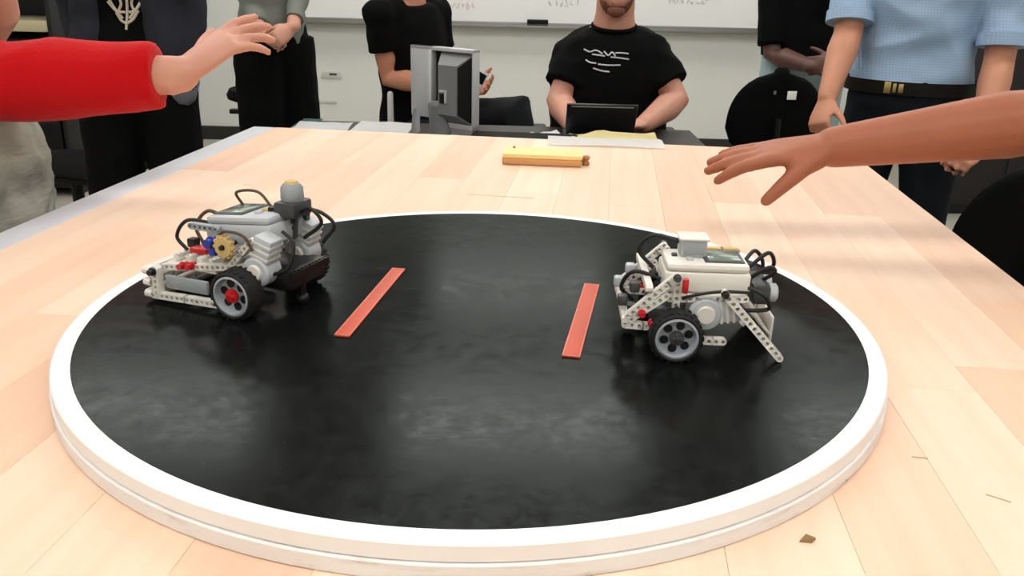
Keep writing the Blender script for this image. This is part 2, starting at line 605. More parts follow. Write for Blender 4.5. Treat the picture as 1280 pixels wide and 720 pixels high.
# ---------------------------------------------------------------- wooden block and chip on the bench
M_PINE = mat('yellow_pine', srgb(246, 218, 150), 0.55, vary=0.12, vscale=6, stretch=(1, 20, 20))
M_PINED = mat('pine_end_brown', srgb(176, 122, 66), 0.6, vary=0.15, vscale=20)
blk = thing('wooden_block', 'flat yellow pine block with a knobbed right end near the far edge of the bench', 'wood block', (0.084, 0.835, Z_TABLE), -0.07)
b = BM(); box(b, (-.004, 0.02, 0.0175), (0.150, 0.075, 0.007), bev=0.001); obj('top_board', b, M_PINE, blk)
b = BM(); box(b, (-.004, -0.0125, 0.0075), (0.146, 0.006, 0.013), bev=0.001); obj('front_rail', b, mat('orange_pine', srgb(216, 160, 104), 0.55, vary=0.12, vscale=6, stretch=(1, 20, 20)), blk)
b = BM(); box(b, (-.004, 0.052, 0.0072), (0.146, 0.008, 0.0138), bev=0.001); obj('rear_rail', b, M_PINE, blk)
b = BM(); box(b, (-.076, 0.018, 0.0075), (0.006, 0.062, 0.0145), bev=0.001); obj('end_cap', b, M_PINED, blk)
b = BM(); box(b, (.066, 0.018, 0.0075), (0.006, 0.062, 0.0145), bev=0.001); obj('end_cap', b, M_PINED, blk)
b = BM(); lathe(b, [(0, 0), (.006, 0), (.0075, .004), (.004, .009), (.0075, .014), (.006, .018), (0, .019)], (.079, .008, 0), n=14); obj('end_knob', b, M_PINED, blk)
b = BM(); cyl(b, (.069, .008, .009), (.079, .008, .009), .0028, n=10); obj('knob_pin', b, M_PINED, blk)
b = BM(); cyl(b, (-.062, .045, .0205), (-.062, .045, .0245), .0028, .002, n=10); obj('peg', b, M_PINED, blk)

b = BM()
pts = [(-.006, -.002, 0), (.002, -.003, 0), (.006, .0015, 0), (-.001, .0025, 0)]
lo = [b.verts.new(p) for p in pts]
hi = [b.verts.new((p[0] * .9, p[1] * .9, .0016 + .002 * (i % 2))) for i, p in enumerate(pts)]
b.faces.new(lo[::-1]); b.faces.new(hi)
for i in range(4): b.faces.new((lo[i], lo[(i + 1) % 4], hi[(i + 1) % 4], hi[i]))
o = obj('wood_chip', b, mat('chip_brown', srgb(150, 122, 84), 0.8), None, smooth=False)
o.location = (0.234, -0.332, Z_TABLE)
tag(o, 'tiny brown splinter lying on the bench in front of the ring', 'wood chip')

# ---------------------------------------------------------------- the two robots
M_BW = mat('white_beam_plastic', srgb(226, 222, 214), 0.35, vary=0.03)
M_BG = mat('grey_brick_plastic', srgb(150, 156, 160), 0.4, vary=0.04)
M_BL = mat('light_grey_plastic', srgb(186, 190, 196), 0.4, vary=0.04)
M_BD = mat('dark_grey_plastic', srgb(64, 66, 68), 0.4, vary=0.05)
M_BK = mat('black_beam_plastic', srgb(20, 20, 21), 0.4)
M_TIRE = mat('tyre_rubber', srgb(24, 24, 25), 0.75, bump=0.2, bscale=300)
M_RED = mat('red_plastic', srgb(196, 30, 38), 0.35)
M_BLUE = mat('blue_plastic', srgb(34, 52, 150), 0.35)
M_TAN = mat('tan_plastic', srgb(208, 178, 118), 0.4)
M_RIM = mat('rim_grey', srgb(170, 176, 184), 0.35, 0.15)
M_LCD = mat('lcd_green_grey', srgb(112, 128, 118), 0.15)
M_CABLE = mat('black_cable', srgb(24, 24, 24), 0.5)
M_WCABLE = mat('brown_cable', srgb(84, 66, 50), 0.5)
PITCH = 0.0062


def beam(name, p0, p1, m, parent, face=(0, 1, 0), th=0.0062):
    """studless beam with real round holes from p0 to p1; holes run along `face`"""
    p0, p1 = Vector(p0), Vector(p1)
    d = p1 - p0
    n = max(2, int(round(d.length / PITCH)) + 1)
    pit = d.length / (n - 1)
    x = d.normalized()
    f = Vector(face); f = (f - x * f.dot(x)).normalized()
    z = x.cross(f)
    b = BM()
    rh = pit * .31
    hw = th / 2
    K = 8
    for i in range(n):
        c = p0 + x * pit * i
        inner, outer = [], []
        for k in range(K):
            a = 2 * PI * (k + .5) / K
            inner.append((math.cos(a) * rh, math.sin(a) * rh))
            ca, sa = math.cos(a), math.sin(a)
            if i == 0 and ca < 0 or i == n - 1 and ca > 0:
                outer.append((ca * hw, sa * hw))
            else:
                outer.append((math.copysign(pit / 2, ca) if abs(ca) > .5 else math.copysign(pit / 5, ca), math.copysign(hw, sa)))
        V = []
        for s in (-1, 1):
            vi = [b.verts.new(c + x * u + z * w + f * s * hw) for u, w in inner]
            vo = [b.verts.new(c + x * u + z * w + f * s * hw) for u, w in outer]
            for k in range(K):
                b.faces.new((vi[k], vi[(k + 1) % K], vo[(k + 1) % K], vo[k]))
            V.append((vi, vo))
        for k in range(K):
            j = (k + 1) % K
            b.faces.new((V[0][0][k], V[0][0][j], V[1][0][j], V[1][0][k]))
            b.faces.new((V[0][1][k], V[0][1][j], V[1][1][j], V[1][1][k]))
    bmesh.ops.remove_doubles(b, verts=b.verts, dist=1e-5)
    return obj(name, b, m, parent, angle=30)


def peg(p, d, m, parent, ln=0.010, r=0.0026):
    p = Vector(p); d = Vector(d).normalized()
    b = BM()
    lathe(b, [(0, -ln / 2), (r, -ln / 2), (r, -.001), (r * 1.35, -.001), (r * 1.35, .001), (r, .001), (r, ln / 2), (0, ln / 2)], p, d, n=12)
    return obj('peg', b, m, parent)


def wheel(c, out, parent, rim_m, hub_m, R_=0.0232, W=0.021):
    """tyre with rim (five-hole dish) and hub; `out` = +1/-1 along local y"""
    c = Vector(c)
    b = BM()
    h = W / 2
    prof = [(R_ * .79, -h * .9), (R_ * .88, -h), (R_ * .97, -h * .8), (R_, -h * .45), (R_ * .985, -h * .3), (R_, -h * .15), (R_, h * .15), (R_ * .985, h * .3), (R_, h * .45), (R_ * .97, h * .8), (R_ * .88, h), (R_ * .79, h * .9)]
    lathe(b, prof, c, (0, 1, 0), n=36, close=True)
    # tread blocks
    for k in range(24):
        a = 2 * PI * k / 24
        Mx = Matrix.Translation(c) @ Matrix.Rotation(a, 4, 'Y')
        for s in (-1, 1):
            box(b, (R_ * 1.0, s * h * .62, 0), (0.0011, h * .42, 0.0028), Mx)
    t = obj('wheel', b, M_TIRE, parent)
    b = BM()
    y = out
    r = R_ * .81
    lathe(b, [(r, -h * .9), (r, h * .92 * y), (r * .90, h * .98 * y), (r * .84, h * .5 * y), (r * .80, h * .35 * y), (r * .36, h * .30 * y), (r * .30, h * .62 * y), (0, h * .62 * y)] if y > 0 else
          [(r, h * .9), (r, -h * .92), (r * .90, -h * .98), (r * .84, -h * .5), (r * .80, -h * .35), (r * .36, -h * .30), (r * .30, -h * .62), (0, -h * .62)], c, (0, 1, 0), n=36)
    obj('rim', b, rim_m, t)
    b = BM()
    for k in range(6):
        a = 2 * PI * (k + .25) / 6
        p = c + Vector((math.cos(a) * r * .58, h * .33 * y, math.sin(a) * r * .58))
        lathe(b, [(0, 0), (r * .21, 0), (r * .21, .0012), (0, .0012)], p, (0, y, 0), n=10)
    obj('rim_hole', b, M_BK, t)
    b = BM()
    box(b, (c.x, c.y + h * .72 * y, c.z), (r * .52, .005, r * .17), bev=.0006)
    box(b, (c.x, c.y + h * .72 * y, c.z), (r * .17, .005, r * .52), bev=.0006)
    lathe(b, [(0, 0), (r * .34, 0), (r * .34, .003), (0, .003)], c + Vector((0, h * .55 * y, 0)), (0, y, 0), n=16)
    obj('hub', b, hub_m, t)
    return t


def motor(c, ax, parent, m, m2, r=0.0145, L=0.05, side=0.026):
    """servo: drum, tapered gearbox and an output disc; ax = direction of the gearbox"""
    c = Vector(c); ax = Vector(ax).normalized()
    b = BM()
    lathe(b, [(0, -side / 2), (r * .85, -side / 2), (r, -side / 2 + .002), (r, side / 2 - .002), (r * .85, side / 2), (0, side / 2)], c, (0, 1, 0), n=26)
    up = Vector((0, 1, 0)).cross(ax)
    Mx = Matrix((( ax.x, 0, up.x, c.x), (ax.y, 1, up.y, c.y), (ax.z, 0, up.z, c.z), (0, 0, 0, 1)))
    box(b, (L * .5, 0, 0), (L, side * .86, r * 1.35), Mx, bev=.002)
    o = obj('motor', b, m, parent)
    b = BM()
    lathe(b, [(0, 0), (r * .55, 0), (r * .5, .003), (0, .003)], c + Vector((0, side / 2, 0)), (0, 1, 0), n=18)
    lathe(b, [(0, 0), (r * .55, 0), (r * .5, .003), (0, .003)], c - Vector((0, side / 2, 0)), (0, -1, 0), n=18)
    for k in range(3):
        box(b, (L * (.45 + .18 * k), 0, 0), (.0022, side * .9, r * 1.40), Mx)
    obj('motor_band', b, m2, o)
    return o


def brick(c, s, parent, top_m, tilt=0.0, rz=0.0, body_m=None):
    """the control brick: grey body, white face, screen and four buttons"""
    Mx = Matrix.Translation(c) @ Matrix.Rotation(rz, 4, 'Z') @ Matrix.Rotation(tilt, 4, 'Y')
    b = BM(); box(b, (0, 0, -s[2] * .14), (s[0], s[1], s[2] * .72), Mx, bev=.003)
    o = obj('control_brick', b, body_m or M_BL, parent)
    b = BM(); box(b, (0, 0, s[2] * .36), (s[0] * .97, s[1] * .96, s[2] * .30), Mx, bev=.004); obj('face_plate', b, top_m, o)
    b = BM(); box(b, (s[0] * .2, 0, s[2] * .515), (s[0] * .46, s[1] * .72, .002), Mx, bev=.0006); obj('screen_bezel', b, M_BD, o)
    b = BM(); box(b, (s[0] * .2, 0, s[2] * .53), (s[0] * .38, s[1] * .6, .0024), Mx, bev=.0004); obj('screen', b, M_LCD, o)
    for (x, y, q, mm) in ((-.2, 0, .008, M_TAN), (-.2, .22, .006, M_BL), (-.2, -.22, .006, M_BL), (-.36, 0, .005, M_BD)):
        b = BM(); box(b, (s[0] * x, s[1] * y, s[2] * .52), (q, q * 1.2, .004), Mx, bev=.001); obj('button', b, mm, o)
    b = BM()
    for k in range(4):
        box(b, (s[0] * .5, s[1] * (-.33 + .22 * k), -s[2] * .1), (.003, s[1] * .15, s[2] * .32), Mx)
    obj('port', b, M_BK, o)
    return o


def cable(pts, parent, m=None, r=0.0019):
    b = BM(); tube(b, pts, r, 7, 7)
    return obj('cable', b, m or M_CABLE, parent)


# --- right robot, nose to the right (local x forward)
rb = thing('wheeled_robot', 'white toy robot with grey wheel rims and sloped beam plow, right side of ring', 'robot', (0.181, -0.052, Z_RING), -0.03)
W_ = 0.056
for s in (-1, 1):
    wheel((0, s * W_, 0.0232), s, rb, M_RIM, M_BD)
b = BM(); cyl(b, (0, -W_, .0232), (0, W_, .0232), .0022, n=10); obj('axle', b, M_BK, rb)
for s in (-1, 1):
    motor((0.026, s * 0.037, 0.040), (0.8, 0, 0.12), rb, M_BL, M_BW, r=.0150, L=.030, side=.022)
    beam('beam', (0.012, s * .048, .016), (0.043, s * .048, .016), M_BW, rb)
    beam('beam', (0.040, s * .048, .061), (0.093, s * .052, .004), M_BW, rb, th=.0066)      # sloped plow arm
    beam('beam', (-0.002, s * .046, .074), (-0.042, s * .046, .036), M_BW, rb)              # rear slope
    beam('beam', (-0.010, s * .046, .056), (-0.044, s * .046, .030), M_BW, rb)
    beam('beam', (-0.044, s * .046, .028), (-0.012, s * .046, .026), M_BW, rb)
    beam('beam', (-0.006, s * .040, .052), (0.060, s * .040, .054), M_BW, rb)               # under the brick
    beam('beam', (0.000, s * .041, .040), (0.000, s * .041, .072), M_BW, rb)                # upright
    peg((-.030, s * .050, .040), (0, 1, 0), M_RED, rb)
    peg((-.021, s * .050, .031), (0, 1, 0), M_RED, rb)
    peg((.040, s * .052, .061), (0, 1, 0), M_BK, rb)
    peg((-.002, s * .050, .074), (0, 1, 0), M_BD, rb)
b = BM(); box(b, (0.006, -.047, .066), (.005, .006, .013), bev=.001); obj('red_block', b, M_RED, rb)
b = BM(); box(b, (0.083, .030, .040), (.009, .009, .012), bev=.001); obj('red_block', b, M_RED, rb)
beam('beam', (-0.044, -.046, .033), (-0.044, .046, .033), M_BW, rb, face=(1, 0, 0))
beam('beam', (-0.025, -.046, .062), (-0.025, .046, .062), M_BW, rb, face=(1, 0, 0))
beam('beam', (0.060, -.046, .034), (0.060, .046, .034), M_BW, rb, face=(1, 0, 1))
Mx = Matrix.Translation((.074, .006, .030)) @ Matrix.Rotation(.82, 4, 'Y')
b = BM(); box(b, (0, 0.015, 0), (.058, .070, .003), Mx, bev=.001); obj('plow_panel', b, M_BW, rb)
b = BM(); box(b, (.094, .020, .014), (.003, .066, .026), bev=.001); obj('plow_plate', b, M_BW, rb)
beam('beam', (0.088, .044, .048), (0.096, .044, .006), M_BW, rb)
brick((0.027, -0.010, 0.068), (0.076, 0.050, 0.027), rb, M_BW, body_m=M_BW)
b = BM(); box(b, (0.016, -0.004, 0.0895), (0.024, 0.022, 0.017), bev=.003); sb_ = obj('sensor', b, M_BL, rb)
b = BM(); box(b, (0.016, -0.0155, 0.0900), (0.019, 0.002, 0.011), bev=.0006); obj('sensor_face', b, M_BG, sb_)
b = BM(); box(b, (0.016, -0.004, 0.0985), (0.027, 0.025, 0.002), bev=.0008); obj('sensor_cap', b, M_BW, sb_)
beam('beam', (0.034, .022, .078), (0.062, .022, .078), M_TAN, rb)
# front sensor with twin eyes above the plow
b = BM(); box(b, (0.078, -.004, .052), (.016, .046, .018), bev=.003); fs = obj('eye_sensor', b, M_BD, rb)
for s in (-1, 1):
    b = BM(); lathe(b, [(.0055, 0), (.0085, 0), (.0085, .006), (.0065, .0075), (.0055, .004), (0, .003)], (.086, -.004 + s * .012, .052), (1, 0, 0), n=18); obj('eye', b, M_BL, fs)
cable([(.064, -.024, .066), (.080, -.030, .080), (.090, -.014, .070), (.080, -.004, .058)], rb)
cable([(.064, -.008, .068), (.084, -.006, .086), (.094, .008, .070), (.084, .014, .056)], rb)
cable([(.064, .008, .068), (.080, .026, .078), (.090, .030, .062), (.074, .024, .048)], rb)
cable([(.062, -.032, .062), (.076, -.044, .058), (.082, -.038, .044), (.060, -.034, .040)], rb)
cable([(.006, -.002, .092), (-.018, .004, .096), (-.030, .010, .080), (-.016, .006, .064)], rb)
cable([(.004, -.046, .054), (.020, -.047, .059), (.040, -.047, .062), (.062, -.042, .060)], rb, r=.0015)
cable([(-.012, -.020, .062), (-.036, -.018, .068), (-.046, -.010, .050), (-.034, -.006, .036)], rb)
for (x, z) in ((-.036, .058), (-.046, .045)):
    b = BM(); box(b, (x, -.030, z), (.009, .010, .010), bev=.002); obj('connector', b, M_BD, rb)
    b = BM(); box(b, (x, .020, z), (.009, .010, .010), bev=.002); obj('connector', b, M_BL, rb)
b = BM(); ellipsoid(b, (-.036, 0, .0075), (.0075, .0075, .0075)); cyl(b, (-.036, 0, .008), (-.036, 0, .030), .006, n=12); obj('caster', b, M_BD, rb)

# --- left robot, nose to the left and a little away
lb = thing('wheeled_robot', 'white toy robot with red wheel hub and tan gear, left side of ring', 'robot', (-0.207, 0.014, Z_RING), math.radians(159))
W_ = 0.056
for s in (-1, 1):
    wheel((0, s * W_, 0.0245), s, lb, M_RIM, M_RED if s > 0 else M_BL, R_=.0245, W=.022)
b = BM(); cyl(b, (0, -W_, .0245), (0, W_, .0245), .0022, n=10); obj('axle', b, M_BK, lb)
for s in (-1, 1):
    beam('beam', (0.024, s * .054, .009), (0.104, s * .054, .007), M_BW, lb, th=.007)        # skid rails
    beam('beam', (0.000, s * .040, .046), (0.098, s * .044, .034), M_BW, lb)
    beam('beam', (0.098, s * .054, .010), (0.098, s * .054, .034), M_BW, lb, th=.008)
    beam('beam', (0.022, s * .040, .040), (-0.010, s * .040, .074), M_BW, lb)
    motor((-0.014, s * 0.034, 0.044), (-0.30, 0, 1), lb, M_BL, M_BW, r=.0150, L=.036, side=.024)
    peg((.070, s * .048, .040), (0, 1, 0), M_RED, lb, .012, .003)
    peg((.060, s * .048, .041), (0, 1, 0), M_RED, lb, .012, .003)
    peg((.098, s * .060, .033), (0, 1, 0), M_BK, lb, .010, .003)
beam('beam', (0.108, -.056, .032), (0.108, .056, .032), M_BW, lb, face=(1, 0, 0), th=.008)
beam('beam', (0.108, -.056, .020), (0.108, .056, .020), M_BW, lb, face=(1, 0, 0), th=.008)
beam('beam', (0.108, -.056, .008), (0.108, .056, .008), M_BW, lb, face=(1, 0, 0), th=.008)
b = BM(); box(b, (.064, .051, .022), (.052, .005, .014), bev=.002); obj('side_panel', b, M_BG, lb)
b = BM(); box(b, (.064, -.051, .022), (.052, .005, .014), bev=.002); obj('side_panel', b, M_BG, lb)
b = BM(); box(b, (.066, 0, .036), (.062, .084, .006), bev=.002); obj('deck_panel', b, M_BW, lb)
for k in range(4): beam('beam', (.044 + .0145 * k, -.036, .043), (.044 + .0145 * k, .036, .043), M_BW, lb, face=(0, 0, 1))
b = BM(); box(b, (.070, .020, .048), (.020, .012, .006), bev=.001); obj('red_block', b, M_RED, lb)
# grey control brick leaning back above the axle
brick((0.018, -0.004, 0.076), (0.078, 0.062, 0.028), lb, M_BL, tilt=0.10)
b = BM(); lathe(b, [(.003, -.003), (.0095, -.003), (.0105, 0), (.0095, .003), (.003, .003)], (0.018, .047, .066), (0, 1, 0), n=20, close=True)
for k in range(12):
    a = 2 * PI * k / 12
    box(b, (0.018 + math.cos(a) * .0108, .047, .066 + math.sin(a) * .0108), (.0022, .005, .0022))
obj('gear', b, M_TAN, lb)
b = BM(); cyl(b, (.018, .030, .066), (.018, .053, .066), .0022, n=10); obj('gear_axle', b, M_BK, lb)
peg((.034, .046, .068), (0, 1, 0), M_BLUE, lb, .014, .0045)
peg((.030, .046, .060), (0, 1, 0), M_BLUE, lb, .012, .0035)
beam('beam', (0.066, .034, .078), (0.036, .034, .078), M_BG, lb)
beam('beam', (0.066, -.034, .076), (0.036, -.034, .076), M_BG, lb)
# raised rear sensor head
beam('beam', (-0.020, -.010, .066), (-0.024, -.010, .098), M_BD, lb)
beam('beam', (-0.020, -.030, .066), (-0.024, -.030, .098), M_BD, lb)
b = BM(); box(b, (-.022, -.010, .096), (.024, .032, .016), bev=.003); hd = obj('sensor', b, M_BD, lb)
b = BM(); lathe(b, [(0, 0), (.0105, 0), (.0115, .003), (.0110, .013), (.008, .017), (0, .018)], (-.022, -.010, .1035), (0, 0, 1), n=22); obj('sensor_dome', b, M_BG, hd)
b = BM(); lathe(b, [(0, 0), (.007, 0), (.006, .0025), (0, .003)], (-.022, -.010, .1205), (0, 0, 1), n=18); obj('sensor_cap', b, M_TAN, hd)
b = BM(); box(b, (-.006, -.008, .092), (.012, .020, .010), bev=.002); obj('connector', b, M_BK, lb)
cable([(-.034, -.014, .096), (-.050, -.018, .092), (-.062, -.020, .080), (-.050, -.016, .062)], lb)
cable([(-.034, -.006, .094), (-.048, -.002, .100), (-.058, -.004, .086), (-.040, .000, .070)], lb)
cable([(.056, .014, .076), (.082, .022, .078), (.092, .028, .062), (.082, .026, .048)], lb)
cable([(.056, -.006, .076), (.078, -.004, .082), (.090, .002, .066), (.080, .004, .048)], lb, M_WCABLE)
cable([(.046, -.020, .088), (.050, -.016, .102), (.022, -.014, .106), (.004, -.012, .092)], lb, M_WCABLE, .0015)
cable([(.030, .040, .074), (.014, .048, .082), (-.006, .048, .080), (-.014, .046, .066)], lb, M_WCABLE, .0015)
cable([(-.030, .020, .080), (-.046, .026, .072), (-.044, .034, .050), (-.024, .036, .040)], lb)
b = BM(); box(b, (.088, .010, .051), (.010, .010, .010), bev=.002); obj('connector', b, M_BK, lb)
b = BM(); ellipsoid(b, (-.034, 0, .0065), (.0065, .0065, .0065)); cyl(b, (-.034, 0, .008), (-.034, 0, .034), .004, n=12); obj('caster', b, M_BK, lb)
beam('beam', (-.044, -.030, .040), (-.044, .030, .040), M_BK, lb, face=(0, 0, 1))
b = BM(); box(b, (-.018, 0, .034), (.050, .060, .020), bev=.003); obj('undertray', b, M_BK, lb)
b = BM(); box(b, (.010, 0, .030), (.060, .060, .016), bev=.003); obj('undertray', b, M_BD, rb)

# ---------------------------------------------------------------- people
def V3(p): return Vector(p)


def hand(bm, wr, d, pn, thumb, curl=(0.25, 0.3, 0.25), spread=0.10, k=1.0, tcurl=0.25, tout=0.75, fr=1.0):
    """palm, four unequal fingers and a thumb; d = pointing direction, pn = palm normal, thumb = +1 right / -1 left hand"""
    X = V3(d).normalized()
    Z = -V3(pn); Z = (Z - X * Z.dot(X)).normalized()
    Y = Z.cross(X)
    wr = V3(wr)
    P = lambda x, y, z: wr + (X * x + Y * y + Z * z) * k
    loft(bm, [P(-.02, 0, 0), P(.008, 0, 0), P(.035, 0, 0), P(.065, 0, .001), P(.09, 0, .001)],
         [(.026 * k, .0205 * k), (.0275 * k, .0195 * k), (.035 * k, .0175 * k), (.0405 * k, .0145 * k), (.0395 * k, .0115 * k)], hint=Z, n=16)
    for i, (y, ln) in enumerate(((.031, .072), (.0105, .080), (-.0105, .074), (-.030, .058))):
        y *= thumb
        sp = (1.5 - i) * spread * thumb
        p = P(.086, y, 0)
        dirv = (X * math.cos(sp) + Y * math.sin(sp))
        a = 0
        pts = [p - dirv * .02 * k, p]
        cc = curl if not isinstance(curl[0], (tuple, list)) else curl[i]
        for seg, q in zip((.45, .30, .25), cc):
            a += q
            v = dirv * math.cos(a) - Z * math.sin(a)
            p = p + v * ln * seg * k
            pts.append(p)
        rr = (.0092 if i < 3 else .0080) * k * fr
        loft(bm, pts, [rr * 1.05, rr * 1.08, rr * .98, rr * .9, rr * .74], hint=Z, n=10)
    t0 = P(.022, .020 * thumb, -.006)
    t1 = P(.045, .040 * thumb, -.011)
    dv = (X * math.cos(tout) + Y * thumb * math.sin(tout) - Z * tcurl).normalized()
    t2 = t1 + dv * .036 * k
    dv2 = (dv + X * .35 - Z * tcurl * .5).normalized()
    t3 = t2 + dv2 * .028 * k
    loft(bm, [t0, t1, t2, t3], [.0155 * k, .0130 * k, .0105 * k * fr, .0080 * k * fr], n=10)


def stand(x, y, ang, H=1.75, w=1.0):
    k = H / 1.75
    fw = Vector((math.cos(ang), math.sin(ang), 0)); lt = Vector((-fw.y, fw.x, 0))
    o = Vector((x, y, 0))
    J = dict(fw=fw, lt=lt, k=k, w=w)
    J['pel'] = o + Vector((0, 0, .95 * k)); J['nk'] = o + Vector((0, 0, 1.49 * k)) + fw * .01
    for s, c in ((1, 'l'), (-1, 'r')):
        J['s' + c] = o + lt * s * .185 * k * w + Vector((0, 0, 1.42 * k))
        J['e' + c] = o + lt * s * .25 * k * w + Vector((0, 0, 1.13 * k)) - fw * .03
        J['w' + c] = o + lt * s * .25 * k * w + Vector((0, 0, .88 * k)) + fw * .05
        J['h' + c] = Vector((0, 0, -1)) + fw * .15
        J['p' + c] = -lt * s
        J['k' + c] = o + lt * s * .105 * k + Vector((0, 0, .49 * k)) + fw * .02
        J['a' + c] = o + lt * s * .12 * k + Vector((0, 0, .085 * k)) - fw * .02
        J['f' + c] = fw + lt * s * .2
    J['curl'] = (0.35, 0.45, 0.35)
    return J


TOR = ((-.17, .135, .095), (-.05, .165, .112), (.08, .160, .110), (.26, .142, .100), (.48, .155, .110), (.68, .172, .112), (.84, .166, .095), (.93, .112, .072), (1.0, .058, .056))


def torso(bm, J, grow=0.0, f0=-1, f1=2, belly=0.0, neck_r=None):
    k, w = J['k'], J['w']
    ax = J['nk'] - J['pel']
    pts, rad = [], []
    for f, a, c in TOR:
        if f < f0 or f > f1: continue
        bl = belly * max(0, 1 - abs(f - .3) / .55)
        pts.append(J['pel'] + ax * f + J['fw'] * bl * .6)
        rad.append(((a * w + bl * .55) * k + grow, (c * w + bl * .5) * k + grow))
    loft(bm, pts, rad, hint=J['fw'], n=22)


def lerp(a, b, t): return a + (b - a) * t


def body(name, label, J, skin, voxel, hz=.155, nkw=1.0, hair_m=None, beard=None, group=None, head_fw=None, belly=0.0, arm=1.0, curl_l=None, curl_r=None, hand_l={}, hand_r={}):
    bm = BM()
    k = J['k']
    torso(bm, J, -.018, belly=belly)
    up = (J['nk'] - J['pel']).normalized()
    hf = (V3(head_fw) if head_fw is not None else J['fw']).normalized()
    hl = Vector((0, 0, 1)).cross(hf).normalized()
    hu = hf.cross(hl)
    hc = J['nk'] + up * hz * k + hf * .015
    loft(bm, [J['nk'] - up * .05, J['nk'] + up * .03, hc - hu * .045 - hf * .015], [(.068 * k * nkw, .062 * k), (.056 * k * nkw, .056 * k), (.055 * k * nkw, .058 * k)], hint=hf, n=16)
    R3 = Matrix((hf, hl, hu)).transposed().to_4x4()
    hp = lambda a, b_, c: hc + (hf * a + hl * b_ + hu * c) * k
    ellipsoid(bm, hp(-.005, 0, .030), (.096 * k, .076 * k, .090 * k), R3, 20)
    ellipsoid(bm, hp(.022, 0, -.040), (.066 * k, .056 * k, .066 * k), R3, 16)
    ellipsoid(bm, hp(.064, 0, -.085), (.024 * k, .028 * k, .022 * k), R3, 12)
    ellipsoid(bm, hp(.080, 0, .034), (.014 * k, .050 * k, .012 * k), R3, 12)
    loft(bm, [hp(.082, 0, .022), hp(.100, 0, -.004), hp(.106, 0, -.020)], [.008 * k, .011 * k, .014 * k], n=10)
    for s in (-1, 1):
        ellipsoid(bm, hp(-.004, s * .077, .000), (.021 * k, .009 * k, .032 * k), R3, 12)
        ellipsoid(bm, hp(.058, s * .040, -.022), (.022 * k, .022 * k, .024 * k), R3, 12)
        ellipsoid(bm, hp(.098, s * .011, -.022), (.010 * k, .009 * k, .008 * k), R3, 8)
    ellipsoid(bm, hp(.084, 0, -.048), (.010 * k, .025 * k, .0065 * k), R3, 10)
    ellipsoid(bm, hp(.083, 0, -.059), (.010 * k, .022 * k, .0070 * k), R3, 10)
    for c, th in (('l', -1), ('r', 1)):
        S, E, W_ = J['s' + c], J['e' + c], J['w' + c]
        f = E.lerp(W_, .28)
        loft(bm, [S, S.lerp(E, .3), S.lerp(E, .7), E, f, E.lerp(W_, .65), W_],
             [r * k * (1 if i < 2 else arm) for i, r in enumerate((.044, .047, .045, .042, .045, .036, .028))], n=14)
        hd = V3(J['h' + c]).normalized()
        kw = dict(curl=(curl_l if c == 'l' else curl_r) or J['curl'])
        kw.update(hand_l if c == 'l' else hand_r)
        hand(bm, W_, hd, J['p' + c], th, k=k, **kw)
        hip = J['pel'] + J['lt'] * (.088 * k * (1 if c == 'l' else -1)) - Vector((0, 0, .02))
        K_, A_ = J['k' + c], J['a' + c]
        loft(bm, [hip, hip.lerp(K_, .4), hip.lerp(K_, .85), K_.lerp(A_, .05), K_.lerp(A_, .3), K_.lerp(A_, .75), A_],
             [r * k for r in (.085, .078, .056, .052, .054, .040, .036)], n=14)
        ft = V3(J['f' + c]); ft.z = 0; ft.normalize()
        loft(bm, [A_ - Vector((0, 0, .04)) - ft * .03, A_ - Vector((0, 0, .045)) + ft * .06, A_ - Vector((0, 0, .055)) + ft * .15], [(.034, .036), (.040, .030), (.036, .018)], hint=(0, 0, 1), n=12)
    o = fuse(name, bm, skin, voxel, smooth=3)
    tag(o, label, 'person', group)
    for s in (-1, 1):
        b = BM(); ellipsoid(b, hp(.072, s * .030, .014), (.0135 * k, .0135 * k, .0115 * k), R3, 12); e = obj('eye', b, M_EYE, o)
        b = BM(); ellipsoid(b, hp(.0835, s * .030, .014), (.0030 * k, .0058 * k, .0058 * k), R3, 10); obj('iris', b, M_IRIS, e)
    if hair_m:
        b = BM()
        ellipsoid(b, hp(-.014, 0, .040), (.100 * k, .083 * k, .091 * k), R3, 24)
        dele = [v for v in b.verts if ((v.co - hc).dot(hf) > .045 * k and (v.co - hc).dot(hu) < .075 * k) or (v.co - hc).dot(hu) < -.035 * k or ((v.co - hc).dot(hf) > .01 * k and (v.co - hc).dot(hu) < .015 * k)]
        bmesh.ops.delete(b, geom=dele, context='VERTS')
        g = bmesh.ops.solidify(b, geom=b.faces[:], thickness=-.006)
        h_ = obj('hair', b, hair_m, o)
    if beard:
        b = BM()
        ellipsoid(b, hp(.023, 0, -.043), (.0715 * k, .0605 * k, .070 * k), R3, 28)
        ellipsoid(b, hp(.066, 0, -.086), (.027 * k, .031 * k, .025 * k), R3, 18)
        dele = [v for v in b.verts if (v.co - hc).dot(hu) > -.030 * k - max(0, (v.co - hc).dot(hf) - .05 * k) * .9 or (v.co - hc).dot(hf) < -.012 * k]
        bmesh.ops.delete(b, geom=dele, context='VERTS')
        obj('beard', b, beard, o)
    return o


